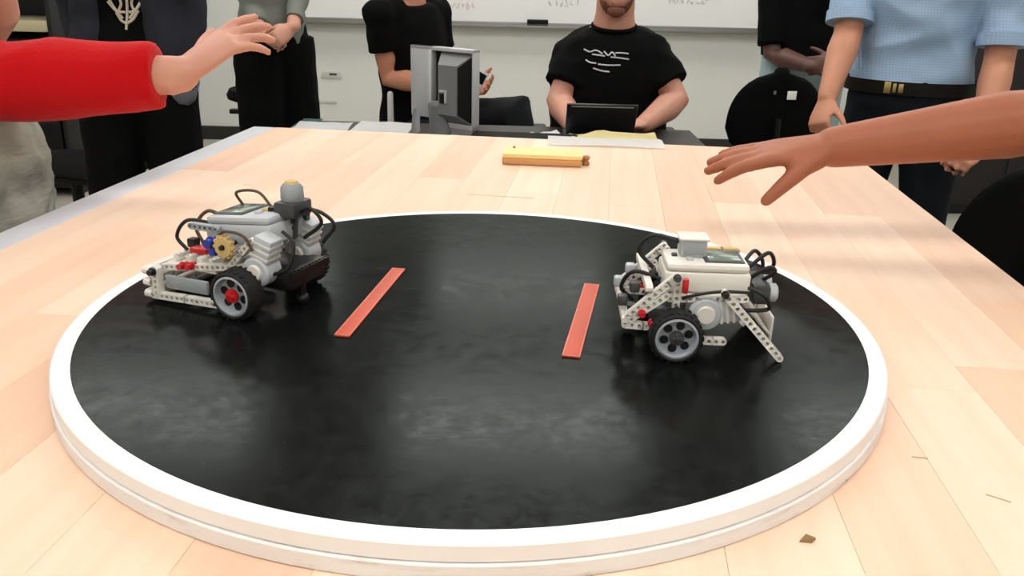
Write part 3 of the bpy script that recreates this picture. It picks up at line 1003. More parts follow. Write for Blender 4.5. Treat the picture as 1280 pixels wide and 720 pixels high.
def top(J, m, parent, name='shirt', ball=.071, hem=-.10, sl=0.8, sr=0.8, grow=.010, bag=.012, belly=0.0, cuff=.062, voxel=.008, disp=.006, neck=.97, fold=8.0, srad=None, dst=(1, 1, 1)):
    """sweater or shirt over the torso; sl / sr = how far each sleeve reaches (1 = elbow, 2 = wrist)"""
    bm = BM()
    k = J['k']
    ax = J['nk'] - J['pel']
    pts, rad = [], []
    tor = [t for t in TOR if hem < t[0] <= neck]
    i0 = [t for t in TOR if t[0] <= hem]
    a0 = i0[-1] if i0 else TOR[0]
    tor = [(hem, a0[1], a0[2])] + tor
    for f, a, c in tor:
        bl = belly * max(0, 1 - abs(f - .3) / .55)
        extra = bag * (1 - max(0, f - .5) * 1.6)
        pts.append(J['pel'] + ax * f + J['fw'] * bl * .6)
        rad.append(((a * J['w'] + bl * .55) * k + grow + extra, (c * J['w'] + bl * .5) * k + grow + extra))
    if neck > .93:
        pts.append(J['pel'] + ax * neck); rad.append((.080 * k * J['w'], .074 * k))
    loft(bm, pts, rad, hint=J['fw'], n=26, round_ends=False)
    for c, q in (('l', sl), ('r', sr)):
        if q <= 0: continue
        S, E, W_ = J['s' + c], J['e' + c], J['w' + c]
        root = S.lerp(J['nk'], .35) - ax.normalized() * .02
        rb_ = ball * k
        ellipsoid(bm, S, (rb_, rb_, rb_)); ellipsoid(bm, root, (.074 * k, .074 * k, .070 * k))
        P = [root, S]
        Rr = [.070 * k, ball * k]
        if srad: cr = srad
        else: cr = [.066, .062, cuff, cuff]
        if q <= 1:
            P += [S.lerp(E, q * .5), S.lerp(E, q)]; Rr += [cr[0] * k, cuff * k]
        else:
            P += [S.lerp(E, .5), E, E.lerp(W_, (q - 1) * .5), E.lerp(W_, q - 1)]; Rr += [cr[0] * k, cr[1] * k, cr[2] * k, cr[3] * k]
        loft(bm, P, Rr, n=16, round_ends=False)
    return fuse(name, bm, m, voxel, parent, smooth=4, disp=disp, dscale=fold, dst=dst)


def trousers(J, m, parent, rise=.16, grow=.014, voxel=.009, disp=.006, legr=(.100, .078, .066), belly=0.0, fold=7.0):
    bm = BM()
    k = J['k']
    ax = J['nk'] - J['pel']
    tor = [t for t in TOR if t[0] <= rise] 
    pts = [J['pel'] + ax * t[0] for t in tor] + [J['pel'] + ax * rise + J['fw'] * belly * .3]
    rad = [(t[1] * J['w'] * k + grow, t[2] * J['w'] * k + grow) for t in tor] + [(tor[-1][1] * J['w'] * k + grow * .7 + belly * .3, tor[-1][2] * J['w'] * k + grow * .7 + belly * .25)]
    loft(bm, pts, rad, hint=J['fw'], n=22)
    for c in 'lr':
        hip = J['pel'] + J['lt'] * (.088 * k * (1 if c == 'l' else -1)) - Vector((0, 0, .01))
        K_, A_ = J['k' + c], J['a' + c]
        loft(bm, [hip, hip.lerp(K_, .45), K_, K_.lerp(A_, .5), K_.lerp(A_, .98)], [legr[0] * k, (legr[0] + legr[1]) / 2 * k, legr[1] * k, legr[2] * k * 1.05, legr[2] * k], n=16, round_ends=False)
    return fuse('trousers', bm, m, voxel, parent, smooth=4, disp=disp, dscale=fold)


def shoes(J, m, parent):
    for c in 'lr':
        A_ = J['a' + c]; ft = V3(J['f' + c]); ft.z = 0; ft.normalize()
        zb = A_.z - .085
        b = BM()
        g = Vector((A_.x, A_.y, 0))
        loft(b, [g - ft * .055 + Vector((0, 0, zb + .048)), g + ft * .02 + Vector((0, 0, zb + .052)), g + ft * .10 + Vector((0, 0, zb + .044)), g + ft * .175 + Vector((0, 0, zb + .032))],
             [(.038, .046), (.042, .050), (.047, .042), (.042, .028)], hint=(0, 0, 1), n=16)
        obj('shoe', b, m, parent)


def on_cloth(name, strokes, target, m, r, d=(0, 1, 0), off=.0012):
    """flat print: strokes pressed onto a garment along direction d"""
    me = target.data
    bv = BVHTree.FromPolygons([v.co for v in me.vertices], [tuple(p.vertices) for p in me.polygons])
    d = V3(d).normalized()
    b = BM()
    for st in strokes:
        pts = []
        for p in curve_pts(st, 4):
            h = bv.ray_cast(p - d * .6, d)
            if h[0] is not None: pts.append(h[0] - d * off)
        if len(pts) > 2:
            loft(b, pts, [r] * len(pts), n=5, round_ends=False)
    return obj(name, b, m, target)


M_EYE = mat('eye_white', srgb(225, 222, 216), 0.2)
M_IRIS = mat('iris_brown', srgb(58, 38, 26), 0.2)
SK_LIGHT = mat('skin_light', srgb(206, 150, 128), 0.5, vary=0.08, vscale=30, sss=.08)
SK_PINK = mat('skin_pink', srgb(204, 148, 128), 0.5, vary=0.10, vscale=24, sss=.08)
SK_WARM = mat('skin_warm', srgb(196, 136, 108), 0.5, vary=0.08, vscale=30, sss=.08)
SK_BROWN = mat('skin_brown', srgb(166, 98, 70), 0.5, vary=0.10, vscale=26, sss=.08)
SK_DARK = mat('skin_dark', srgb(96, 64, 56), 0.5, vary=0.08, vscale=30)
H_BLACK = mat('hair_black', srgb(24, 20, 18), 0.5, bump=.6, bscale=90, stretch=(6, 6, 1))
H_BROWN = mat('hair_brown', srgb(74, 50, 34), 0.55, bump=.6, bscale=90, stretch=(6, 6, 1))
M_BEARD = mat('beard_brown', srgb(122, 76, 56), 0.7, bump=.6, bscale=220)
C_RED = mat('red_knit', srgb(190, 8, 16), 0.9, spec=.15, bump=.35, bscale=160, vary=.06, sheen=.1)
C_CREAM = mat('pale_crinkled_cotton', srgb(158, 157, 146), 0.9, bump=1.0, bscale=22, vary=.10, stretch=(1, 1, 3))
C_BLACK = mat('black_cotton', srgb(9, 9, 10), 0.95, spec=.12, bump=.3, bscale=50)
C_BLACKT = mat('black_tshirt', srgb(8, 8, 9), 0.95, spec=.12, bump=.3, bscale=40)
C_HOOD = mat('charcoal_hoodie', srgb(44, 44, 52), 0.95, spec=.15, bump=.4, bscale=60, vary=.15)
C_GREYG = mat('grey_green_shirt', srgb(116, 120, 112), 0.9, bump=.3, bscale=50)
C_DKJEAN = mat('dark_jeans', srgb(34, 36, 38), 0.9, spec=.15, bump=.3, bscale=90)
C_NAVY = mat('navy_trousers', srgb(20, 25, 31), 0.9, spec=.15, bump=.3, bscale=60)
C_PALEJ = mat('pale_jeans', srgb(150, 172, 176), 0.9, bump=.3, bscale=60)
C_GREYS = mat('grey_sleeve', srgb(120, 112, 104), 0.95, bump=.4, bscale=60)
C_BLUE = check_cloth('blue_check_shirt', srgb(158, 184, 212), srgb(142, 168, 200))
M_LEATHER = mat('dark_leather', srgb(30, 26, 22), 0.5)
M_BRASS = mat('brass', srgb(196, 172, 110), 0.3, 0.8)
M_SHOE = mat('black_shoe', srgb(24, 24, 25), 0.5)
M_PRINT = mat('white_print', srgb(205, 205, 210), 0.8)
M_PRINTC = mat('cream_print', srgb(196, 184, 166), 0.8)

# --- reaching person in red on the left of the bench
J = stand(-0.90, 0.56, 0.0, 1.72)
J['pel'] = Vector((-0.880, .56, .94)); J['nk'] = Vector((-.99, .56, 1.47))
J['sr'] = Vector((-.985, .40, 1.36)); J['er'] = Vector((-0.7767, 0.5200, 1.0687)); J['wr'] = Vector((-0.4857, 0.5500, 1.0845))
J['hr'] = Vector((-0.3513, 0.6200, 1.1846)) - J['wr']; J['pr'] = Vector((.35, .55, -.75))
J['sl'] = Vector((-.99, .73, 1.37)); J['el'] = Vector((-0.9421, 0.8500, 1.0915)); J['wl'] = Vector((-0.8587, 0.7400, 1.3106))
J['hl'] = Vector((.1, -.3, 1)); J['pl'] = Vector((-.8, -.5, 0))
red = body('person', 'person in a red sweater reaching one bare hand over the left side of the ring', J, SK_PINK, .0042, hair_m=H_BROWN, arm=1.02, hand_r=dict(curl=((.10, .2, .15), (.18, .25, .2), (.28, .3, .25), (.4, .35, .3)), spread=.12, tout=.95, tcurl=.1), hand_l=dict(curl=(.7, .8, .6)))
top(J, C_RED, red, 'sweater', ball=.080, hem=.13, sl=.62, sr=1.885, grow=.012, bag=.010, cuff=.055, voxel=.007, disp=.006, srad=[.076, .073, .062, .050], fold=7)
trousers(J, C_CREAM, red, rise=.24, grow=.020, disp=.009, fold=17, legr=(.108, .082, .070))
shoes(J, M_SHOE, red)

# --- reaching person on the right, mostly outside the frame
J = stand(1.04, 0.20, PI, 1.76)
J['sr'] = Vector((1.02, .36, 1.36)); J['er'] = Vector((0.7554, 0.3350, 1.0862)); J['wr'] = Vector((0.4551, 0.3500, 1.0349))
J['hr'] = Vector((0.2933, 0.3700, 1.0104)) - J['wr']; J['pr'] = Vector((-.05, .10, -1))
rp = body('person', 'brown-skinned person reaching a bare forearm and open hand over the right side of the bench', J, SK_BROWN, .0038, hair_m=H_BLACK, arm=.98, hand_r=dict(curl=((.16, .2, .15), (.06, .15, .1), (.02, .12, .1), (.0, .1, .1)), spread=.0, tout=.38, tcurl=.62))
top(J, C_GREYS, rp, 'shirt', hem=-.10, sl=.9, sr=1.10, cuff=.058, srad=[.066, .062, .060, .056])
trousers(J, C_DKJEAN, rp)
shoes(J, M_SHOE, rp)

# --- standing person in a black graphic tee and hoodie, far left
J = stand(-1.235, 2.12, -1.42, 1.74)
J['el'] = Vector((-1.0434, 2.1400, 1.1082)); J['wl'] = Vector((-1.0737, 2.0900, 0.8646)); J['hl'] = Vector((-.6, .75, -.8)); J['pl'] = Vector((-1, .2, 0))
J['er'] = Vector((-1.4413, 2.2000, 1.0712)); J['wr'] = Vector((-1.3874, 2.1000, 0.8555)); J['hr'] = Vector((.5, .7, -.8)); J['pr'] = Vector((1, .2, 0))
gp = body('person', 'person standing far left in a charcoal hoodie over a black graphic tee', J, SK_LIGHT, .0065, hair_m=H_BLACK, curl_l=(.7, .8, .6), curl_r=(.7, .8, .6))
t_ = top(J, C_BLACKT, gp, 'shirt', hem=-.12, sl=0, sr=0, grow=.014, bag=.018)
trousers(J, C_BLACK, gp, rise=.05, grow=.012, legr=(.104, .090, .080))
shoes(J, M_SHOE, gp)
# open hoodie: two front halves and sleeves
bm = BM()
for s in (1, -1):
    pts = []; rad = []
    for f, a, c in TOR[1:8]:
        pts.append(J['pel'] + (J['nk'] - J['pel']) * f + J['lt'] * s * (a * .62 + .004) - J['fw'] * .004)
        rad.append((a * .48 + .012, c + .034))
    loft(bm, pts, rad, hint=J['fw'], n=18)
    c = 'l' if s > 0 else 'r'
    S, E, W__ = J['s' + c], J['e' + c], J['w' + c]
    loft(bm, [S.lerp(J['nk'], .3), S, S.lerp(E, .5), E, E.lerp(W__, .5), W__], [.072, .072, .060, .056, .052, .046], n=14)
hood = fuse('hoodie', bm, C_HOOD, .009, gp, disp=.008, dscale=9)
for c in 'lr':
    b = BM(); E, W__ = J['e' + c], J['w' + c]; loft(b, [E.lerp(W__, .93), E.lerp(W__, 1.08)], [.050, .045], n=16); obj('cuff', b, mat('grey_rib', srgb(104, 104, 112), .95, bump=.3, bscale=90), hood)
on_cloth('shirt_print', [[(-1.2398, 1.9500, 1.1613), (-1.2266, 1.9500, 1.1157), (-1.2022, 1.9500, 1.0791)], [(-1.1284, 1.9500, 1.1639), (-1.1535, 1.9500, 1.1174), (-1.1826, 1.9500, 1.0796)], [(-1.1817, 1.9500, 1.1626), (-1.1870, 1.9500, 1.1027), (-1.1942, 1.9500, 1.0466)],
                         [(-1.2156, 1.9500, 1.1618), (-1.2010, 1.9500, 1.1255), (-1.2145, 1.9500, 1.0974)], [(-1.1526, 1.9500, 1.1633), (-1.1718, 1.9500, 1.1262), (-1.1656, 1.9500, 1.0986)], [(-1.2394, 1.9500, 1.1292), (-1.2187, 1.9500, 1.1020), (-1.1925, 1.9500, 1.0980)], [(-1.1420, 1.9500, 1.1315), (-1.1650, 1.9500, 1.1033), (-1.1827, 1.9500, 1.0982)],
                         [(-1.2193, 1.9500, 1.0973), (-1.2077, 1.9500, 1.0743), (-1.1942, 1.9500, 1.0653)], [(-1.1552, 1.9500, 1.1035), (-1.1731, 1.9500, 1.0775), (-1.1893, 1.9500, 1.0654)]], t_, M_PRINTC, .0042)

# --- standing person in grey with black trousers, back left
J = stand(-1.135, 3.42, -0.75, 1.72, .94)
J['el'] = Vector((-0.9851, 3.4200, 1.1730)); J['wl'] = Vector((-0.9853, 3.2000, 0.9886)); J['hl'] = Vector((-.5, -.4, -.4)); J['pl'] = Vector((-.5, .4, -.4))
J['er'] = Vector((-1.2635, 3.4500, 1.1592)); J['wr'] = Vector((-1.1345, 3.2200, 0.9634)); J['hr'] = Vector((.5, -.2, -.2)); J['pr'] = Vector((.2, .6, -.5))
p3 = body('person', 'person at the back left in a grey-green shirt and loose black trousers', J, SK_LIGHT, .006, hair_m=H_BLACK, curl_l=(.7, .9, .7), curl_r=(.7, .9, .7), hand_l=dict(tout=.35, tcurl=.6), hand_r=dict(tout=.35, tcurl=.6))
top(J, C_GREYG, p3, 'shirt', hem=-.10, sl=1.85, sr=1.85, cuff=.046, bag=.012)
trousers(J, C_BLACK, p3, rise=.10, grow=.020, legr=(.118, .105, .092))
shoes(J, M_SHOE, p3)

# --- seated person in a black v-neck, turned to the right
J = stand(-0.44, 3.12, math.radians(-32), 1.74, .98)
J['pel'] = Vector((-0.45, 3.14, .585)); J['nk'] = Vector((-0.4420, 3.0600, 1.1390))
lt = J['lt']; J['sr'] = J['nk'] - lt * .165 + Vector((-.03, 0, -.075)); J['sl'] = J['nk'] + lt * .17 + Vector((0, 0, -.075))
J['er'] = Vector((-0.5263, 2.9600, 0.8058)); J['wr'] = Vector((-0.2593, 2.8000, 0.7988)); J['hr'] = Vector((-0.0974, 2.8000, 0.8282)) - J['wr']; J['pr'] = Vector((.1, .9, .2))
J['el'] = Vector((-0.3157, 3.2200, 0.7924)); J['wl'] = Vector((-0.1856, 2.9800, 0.7720)); J['hl'] = Vector((.7, -.5, .1)); J['pl'] = Vector((-.2, -.6, .6))
J['kl'] = Vector((0.0216, 2.9200, 0.6883)); J['al'] = J['kl'] + Vector((.05, -.01, -.41))
J['kr'] = Vector((-.05, 2.87, .53)); J['ar'] = Vector((-.14, 2.92, .087))
J['fl'] = Vector((.8, -.5, 0)); J['fr'] = Vector((.8, -.5, 0))
p4 = body('person', 'seated person in a black v-neck shirt turned sideways behind the monitor, legs crossed', J, SK_WARM, .0058, hair_m=H_BLACK, curl_r=(.5, .6, .5), curl_l=(.5, .6, .5))
t4 = top(J, C_BLACKT, p4, 'shirt', hem=-.16, sl=.55, sr=.56, cuff=.066, bag=.012, neck=.94)
trousers(J, C_DKJEAN, p4, rise=.08, legr=(.094, .078, .066))
shoes(J, M_SHOE, p4)
P4J = J
# white phone in that hand
b = BM(); ph = thing('phone', 'small white handheld gadget held by the seated person in the v-neck', 'phone', (J['wr'] + J['hr'].normalized() * .125 + Vector((0.0, -.012, .012))), .5)
Mx = Matrix.Rotation(.5, 4, 'Y')
box(b, (0, 0, 0), (.05, .012, .07), Mx, bev=.004); obj('shell', b, mat('white_gloss', srgb(220, 218, 220), .3), ph)
b = BM(); box(b, (0, -.0065, .003), (.036, .002, .042), Mx, bev=.0005); obj('screen', b, M_BLK, ph)

# --- seated bearded man at the laptop
J = stand(0.37, 2.62, -PI / 2, 1.80, 1.12)
J['pel'] = Vector((0.372, 2.66, .55)); J['nk'] = Vector((0.3664, 2.5400, 1.0820))
J['sr'] = Vector((0.2492, 2.5400, 0.9655)); J['sl'] = Vector((0.5010, 2.5400, 0.9688))
J['er'] = Vector((0.1733, 2.4600, 0.7988)); J['el'] = Vector((0.6026, 2.4600, 0.8097))
J['wr'] = Vector((0.2168, 2.2700, 0.7402)); J['wl'] = Vector((0.4640, 2.2600, 0.7538))
J['hr'] = Vector((.45, -.5, .02)); J['hl'] = Vector((-.6, -.5, .02)); J['pr'] = Vector((0, 0, -1)); J['pl'] = Vector((0, 0, -1))
for c, s in (('l', 1), ('r', -1)):
    J['k' + c] = Vector((.372 + s * .15, 2.24, .53)); J['a' + c] = Vector((.372 + s * .14, 2.26, .087)); J['f' + c] = Vector((s * .2, -1, 0))
p5 = body('person', 'seated bearded man in a black t-shirt with white print typing at a small laptop', J, SK_PINK, .0055, hair_m=H_BROWN, beard=M_BEARD, hz=.138, nkw=1.22, belly=.05, arm=1.12, head_fw=(-.06, -1, -.12), curl_l=(.35, .5, .35), curl_r=(.35, .5, .35))
t5 = top(J, C_BLACKT, p5, 'shirt', ball=.077, hem=-.16, sl=.70, sr=.70, cuff=.084, bag=.020, belly=.05, neck=.955, grow=.014, srad=[.080, .08, .08, .08], disp=.007)
trousers(J, C_BLACK, p5, rise=.05)
shoes(J, M_SHOE, p5)
PR = [[(0.2543, 2.4000, 0.9858), (0.2746, 2.4000, 0.9780), (0.2970, 2.4000, 0.9841), (0.3203, 2.4000, 0.9736)], [(0.2836, 2.4000, 0.9700), (0.3093, 2.4000, 0.9678), (0.3293, 2.4000, 0.9656)], [(0.3255, 2.4000, 0.9820), (0.3405, 2.4000, 0.9686), (0.3540, 2.4000, 0.9800), (0.3662, 2.4000, 0.9665)],
      [(0.3655, 2.4000, 0.9775), (0.3882, 2.4000, 0.9781), (0.4139, 2.4000, 0.9759)], [(0.3494, 2.4000, 0.9633), (0.3780, 2.4000, 0.9612), (0.4153, 2.4000, 0.9566)], [(0.2618, 2.4000, 0.9501), (0.2765, 2.4000, 0.9421), (0.2995, 2.4000, 0.9399)], [(0.3053, 2.4000, 0.9372), (0.3397, 2.4000, 0.9353), (0.3853, 2.4000, 0.9364)], [(0.2890, 2.4000, 0.9229), (0.3180, 2.4000, 0.9153), (0.3467, 2.4000, 0.9132)]]
on_cloth('shirt_print', PR, t5, M_PRINT, .0027)
# crew-neck rib
b = BM()
ringp = []
for i in range(25):
    a = 2 * PI * i / 24
    ringp.append(J['nk'] + Vector((math.cos(a) * .078, math.sin(a) * .070, -.018 + .016 * math.sin(a))))
tube(b, ringp, .008, 2, 8); obj('collar', b, C_BLACK, t5)

# --- standing man in the blue shirt
J = stand(1.270, 2.05, math.radians(-112), 1.74, 1.03)
J['pel'].z = .905
J['sr'] = Vector((1.07, 2.12, 1.40)); J['er'] = Vector((1.0439, 2.0300, 1.0862)); J['wr'] = Vector((0.9639, 1.9000, 0.9054)); J['hr'] = Vector((0.9288, 1.8500, 0.8207)) - J['wr']; J['pr'] = Vector((.8, .5, 0))
J['sl'] = Vector((1.475, 1.96, 1.40)); J['el'] = Vector((1.4588, 1.9000, 1.0288)); J['wl'] = Vector((1.3732, 1.7400, 0.7997)); J['hl'] = Vector((1.2417, 1.6600, 0.7427)) - J['wl']; J['pl'] = Vector((-.2, .5, -.9))
p6 = body('person', 'standing man in a light blue checked shirt with belt and dark trousers', J, SK_WARM, .0055, hair_m=H_BROWN, arm=1.04, curl_l=(.8, 1.0, .8), curl_r=(.8, 1.0, .8))
t6 = top(J, C_BLUE, p6, 'shirt', hem=.055, sl=.86, sr=.86, cuff=.066, bag=.008, grow=.010, disp=.014, fold=5.5, voxel=.0075, dst=(.8, .8, 1.6))
tr6 = trousers(J, C_NAVY, p6, rise=.075, grow=.018)
shoes(J, M_SHOE, p6)
b = BM()
n = 40
A1 = J['pel'] + Vector((0, 0, .030)); 
lo_, hi_ = [], []
for i in range(n):
    a = 2 * PI * i / n
    p = J['lt'] * math.cos(a) * .196 + J['fw'] * math.sin(a) * .142
    lo_.append(A1 + p - Vector((0, 0, .021))); hi_.append(A1 + p + Vector((0, 0, .019)))
vl = [b.verts.new(p) for p in lo_]; vh = [b.verts.new(p) for p in hi_]
for i in range(n): b.faces.new((vl[i], vl[(i + 1) % n], vh[(i + 1) % n], vh[i]))
bmesh.ops.solidify(b, geom=b.faces[:], thickness=.004)
belt = obj('belt', b, M_LEATHER, p6)
for (px_, w, hh) in (((1.0989, 1.9000, 0.9399), .010, .034), ((1.1182, 1.9000, 0.9404), .010, .034), ((1.1470, 1.9000, 0.9411), .010, .026), ((1.1758, 1.9000, 0.9418), .014, .026)):
    q = V3(px_) - A1; q.z = 0
    aa = math.atan2(q.dot(J['fw']) / .142, q.dot(J['lt']) / .196)
    pos = A1 + J['lt'] * math.cos(aa) * .199 + J['fw'] * math.sin(aa) * .145
    b = BM(); box(b, (0, 0, 0), (w, .006, hh), Matrix.Translation(pos) @ Matrix.Rotation(math.radians(-22), 4, 'Z'), bev=.001); obj('buckle', b, M_BRASS, belt)
# shirt buttons, placket and rolled cuffs
on_cloth('placket', [[(1.0718, 1.9000, 1.2343), (1.0856, 1.9000, 1.1230), (1.1044, 1.9000, 0.9802)]], t6, mat('blue_placket', srgb(160, 184, 212), .85), .0045, off=.0005)
for py in ((1.0579, 1.8000, 1.1582), (1.0569, 1.8000, 1.0683)):
    me = t6.data
    bv = BVHTree.FromPolygons([v.co for v in me.vertices], [tuple(p.vertices) for p in me.polygons])
    h = bv.ray_cast(V3(py) - Vector((0, .4, 0)), Vector((0, 1, 0)))
    if h[0] is not None:
        b = BM(); cyl(b, h[0] - Vector((0, .0075, 0)), h[0], .007, n=12); obj('button', b, M_PRINT, t6)
for c in 'lr':
    S, E = J['s' + c], J['e' + c]
    b = BM(); loft(b, [S.lerp(E, .80), S.lerp(E, .90)], [.071, .071], n=20, round_ends=False); obj('cuff', b, C_BLUE, t6)

# --- person in black with folded hands behind the office chair
J = stand(1.285, 3.22, math.radians(-105), 1.74, 1.02)
J['er'] = Vector((1.1281, 3.1600, 0.9276)); J['wr'] = Vector((1.2525, 2.9800, 0.8941)); J['hr'] = Vector((.8, -.1, -.05)); J['pr'] = Vector((.1, .9, -.2))
J['el'] = Vector((1.53, 3.12, 1.03)); J['wl'] = Vector((1.3532, 2.9900, 0.9152)); J['hl'] = Vector((-.8, -.2, -.1)); J['pl'] = Vector((.1, .9, -.2))
p7 = body('person', 'dark-skinned person in black standing behind the office chair with hands clasped', J, SK_DARK, .006, hair_m=H_BLACK, curl_r=(.6, .7, .5), curl_l=(.6, .7, .5))
top(J, C_BLACKT, p7, 'shirt', hem=-.06, sl=.92, sr=.92, cuff=.066, bag=.016)
trousers(J, C_PALEJ, p7, rise=.06)
shoes(J, M_SHOE, p7)

# ---------------------------------------------------------------- far desk and what lies on it
DZ = 0.715
M_DESK = mat('desk_laminate_dark', srgb(34, 31, 30), 0.5)
dk = thing('desk', 'low dark desk behind the bench covered with papers and a monitor', 'desk', (-.06, 1.9, 0))
b = BM(); box(b, (0, 0, DZ - .0125), (1.42, 0.98, .025), bev=.003); obj('desktop', b, M_DESK, dk)
for sx in (-.64, .64):
    for sy in (-.42, .42):
        b = BM(); box(b, (sx, sy, (DZ - .025) / 2), (.05, .05, DZ - .025), bev=.003); obj('leg', b, M_STEEL, dk)
b = BM(); box(b, (0, -.42, DZ - .20), (1.23, .018, .32)); obj('modesty_panel', b, M_DESK, dk, smooth=False)

M_PAPER = mat('white_paper', srgb(248, 248, 248), 0.8, vary=.01)
M_YEL = mat('yellow_paper', srgb(252, 238, 180), 0.8, vary=.04)
M_MANILA = mat('manila_folder', srgb(150, 128, 88), 0.7)


def sheet(name, label, cat, c, w, l, rz, m, curl=.004, thick=.0006, seed=0, group=None):
    """a loose sheet with a gentle curl"""
    b = BM()
    nx, ny = 10, 8
    g = []
    for i in range(nx + 1):
        row_ = []
        for j in range(ny + 1):
            u, v = i / nx - .5, j / ny - .5
            z = curl * (1 + noise.noise(Vector((u * 3 + seed, v * 3, seed * 1.7)))) * .5
            row_.append(b.verts.new((u * w, v * l, max(0, z))))
        g.append(row_)
    for i in range(nx):
        for j in range(ny):
            b.faces.new((g[i][j], g[i + 1][j], g[i + 1][j + 1], g[i][j + 1]))
    bmesh.ops.solidify(b, geom=b.faces[:], thickness=thick)
    o = obj(name, b, m)
    o.location = c
    o.rotation_euler = (0, 0, rz)
    return tag(o, label, cat, group)


sheet('paper_sheet', 'white paper sheet at the far left end of the desk', 'paper', (-.655, 2.20, DZ + .001), .19, .26, .05, M_PAPER, .010, seed=1, group='loose papers on the desk')
sheet('paper_sheet', 'white paper sheet on the desk just left of the monitor stand', 'paper', (-.445, 2.22, DZ + .001), .20, .28, -.04, M_PAPER, .012, seed=2, group='loose papers on the desk')
sheet('paper_sheet', 'small white slip on the desk between the black case and the yellow papers', 'paper', (.13, 2.10, DZ + .004), .10, .14, .3, M_PAPER, .028, seed=4, group='loose papers on the desk')
sheet('paper_sheet', 'curled white paper sheet lying on the far edge of the bench', 'paper', (0.2207, 1.0712, 0.9005), .25, .10, -.04, M_PAPER, .005, seed=6)
fo = sheet('folder', 'teal folder at the left end of the desk', 'folder', (-.725, 2.385, DZ + .001), .07, .05, .05, mat('teal_card', srgb(70, 120, 112), .6), .004, .006, seed=3)
# keyboard
kb = thing('keyboard', 'dark low keyboard on the desk left of the monitor stand', 'keyboard', (-.55, 1.955, DZ), .05)
b = BM(); box(b, (0, 0, .012), (.34, .13, .022), bev=.004); obj('body', b, M_BLK, kb)
b = BM()
for r in range(5):
    for q in range(14):
        box(b, (-.148 + q * .0227, -.048 + r * .024, .0255), (.018, .018, .006))
o = obj('keys', b, M_BD, kb, smooth=False); o['kind'] = 'stuff'
# black carrying case
cs = thing('laptop_case', 'flat black carrying case on the desk right of the monitor', 'bag', (.045, 1.82, DZ), -.05)
b = BM(); box(b, (0, 0, .028), (.34, .25, .056), bev=.016); obj('body', b, mat('black_nylon', srgb(9, 8, 10), .75, spec=.15, bump=.3, bscale=120), cs)
b = BM(); tube(b, [(-.06, -.125, .03), (-.05, -.150, .032), (0, -.158, .032), (.05, -.150, .032), (.06, -.125, .03)], .008, 4, 8); obj('handle', b, M_BLK, cs)
b = BM(); tube(b, [(-.168, -.05, .034), (-.16, -.122, .034), (0, -.127, .034), (.16, -.122, .034), (.168, -.05, .034)], .0025, 4, 6); obj('zip', b, M_BD, cs)
# folder stack and crumpled yellow papers
st = thing('folder_stack', 'brown folder lying under the yellow papers in front of the laptop', 'folder', (.335, 1.875, DZ), .02)
b = BM(); box(b, (0.0, 0, .012), (.25, .20, .024), bev=.002); obj('lower_folder', b, M_MANILA, st)
b = BM(); box(b, (0.008, .004, .0325), (.24, .19, .017), bev=.002); obj('upper_folder', b, mat('brown_folder', srgb(104, 86, 62), .7), st)
sheet('yellow_paper', 'crumpled yellow paper lying on the brown folder', 'paper', (.325, 1.875, DZ + .042), .27, .17, .03, M_YEL, .034, .001, seed=9)
# laptop: hinge toward the bench, screen back to the camera
lp = thing('laptop', 'small black open laptop in front of the bearded man', 'laptop', (.295, 2.10, DZ), 0)
b = BM(); box(b, (0, .085, .010), (.232, .17, .018), bev=.003); obj('base', b, M_BLK, lp)
b = BM()
for r in range(5):
    for q in range(12):
        box(b, (-.095 + q * .0173, .055 + r * .0175, .0202), (.0145, .0145, .003))
o = obj('keys', b, M_BD, lp, smooth=False); o['kind'] = 'stuff'
Mx = Matrix.Translation((0, 0, .020)) @ Matrix.Rotation(math.radians(34), 4, 'X')
b = BM(); box(b, (0, 0, .070), (.228, .008, .14), Mx, bev=.003); ld = obj('lid', b, mat('laptop_lid', srgb(28, 29, 32), .3), lp)
b = BM(); box(b, (0, .0045, .070), (.205, .001, .12), Mx); obj('screen', b, mat('screen_dark', srgb(40, 48, 60), .15), ld, smooth=False)
b = BM(); box(b, (0, -.0042, .132), (.20, .0015, .004), Mx); obj('edge_strip', b, M_BG, ld, smooth=False)
for s in (-1, 1):
    b = BM(); cyl(b, (s * .07, 0, .0165), (s * .11, 0, .0165), .006, n=12); obj('hinge', b, M_BD, lp)

# monitor seen from behind
M_SILV = mat('silver_plastic', srgb(190, 192, 196), .35, .15)
M_GREYB = mat('grey_monitor_back', srgb(120, 122, 124), .45)
mo = thing('monitor', 'silver-rimmed computer monitor seen from behind on the desk', 'monitor', (-.212, 2.03, DZ), math.radians(-36))
w2, zb, zt = .132, .052, .300
b = BM()
for (cx, cz, sx, sz) in ((-.086, (zb + zt) / 2 + .012, .092, zt - zb - .024), (w2 - .004, (zb + zt) / 2, .008, zt - zb), (0, zt - .006, 2 * w2, .012), (0.04, zb + .008, .184, .016)):
    box(b, (cx, 0, cz), (sx, .030, sz), bev=.002)
obj('rim', b, M_SILV, mo)
b = BM(); box(b, (-.046, -.016, (zb + zt) / 2 + .01), (.012, .006, zt - zb - .04), bev=.001); obj('light_band', b, mat('pale_plastic', srgb(206, 207, 208), .4), mo)
b = BM(); box(b, (0, .010, (zb + zt) / 2), (2 * w2 - .02, .006, zt - zb - .02)); obj('rear_panel', b, M_BLK, mo, smooth=False)
b = BM(); box(b, (0, .0165, (zb + zt) / 2), (2 * w2 - .03, .002, zt - zb - .03)); obj('screen', b, mat('screen_dark', srgb(40, 48, 60), .15), mo, smooth=False)
b = BM()
x0, x1 = -.012, w2 - .006
bz0, bz1 = zb + .006, zt - .010
X0, X1, Z0, Z1, D_ = .012, .088, zb + .045, zt - .050, -.045
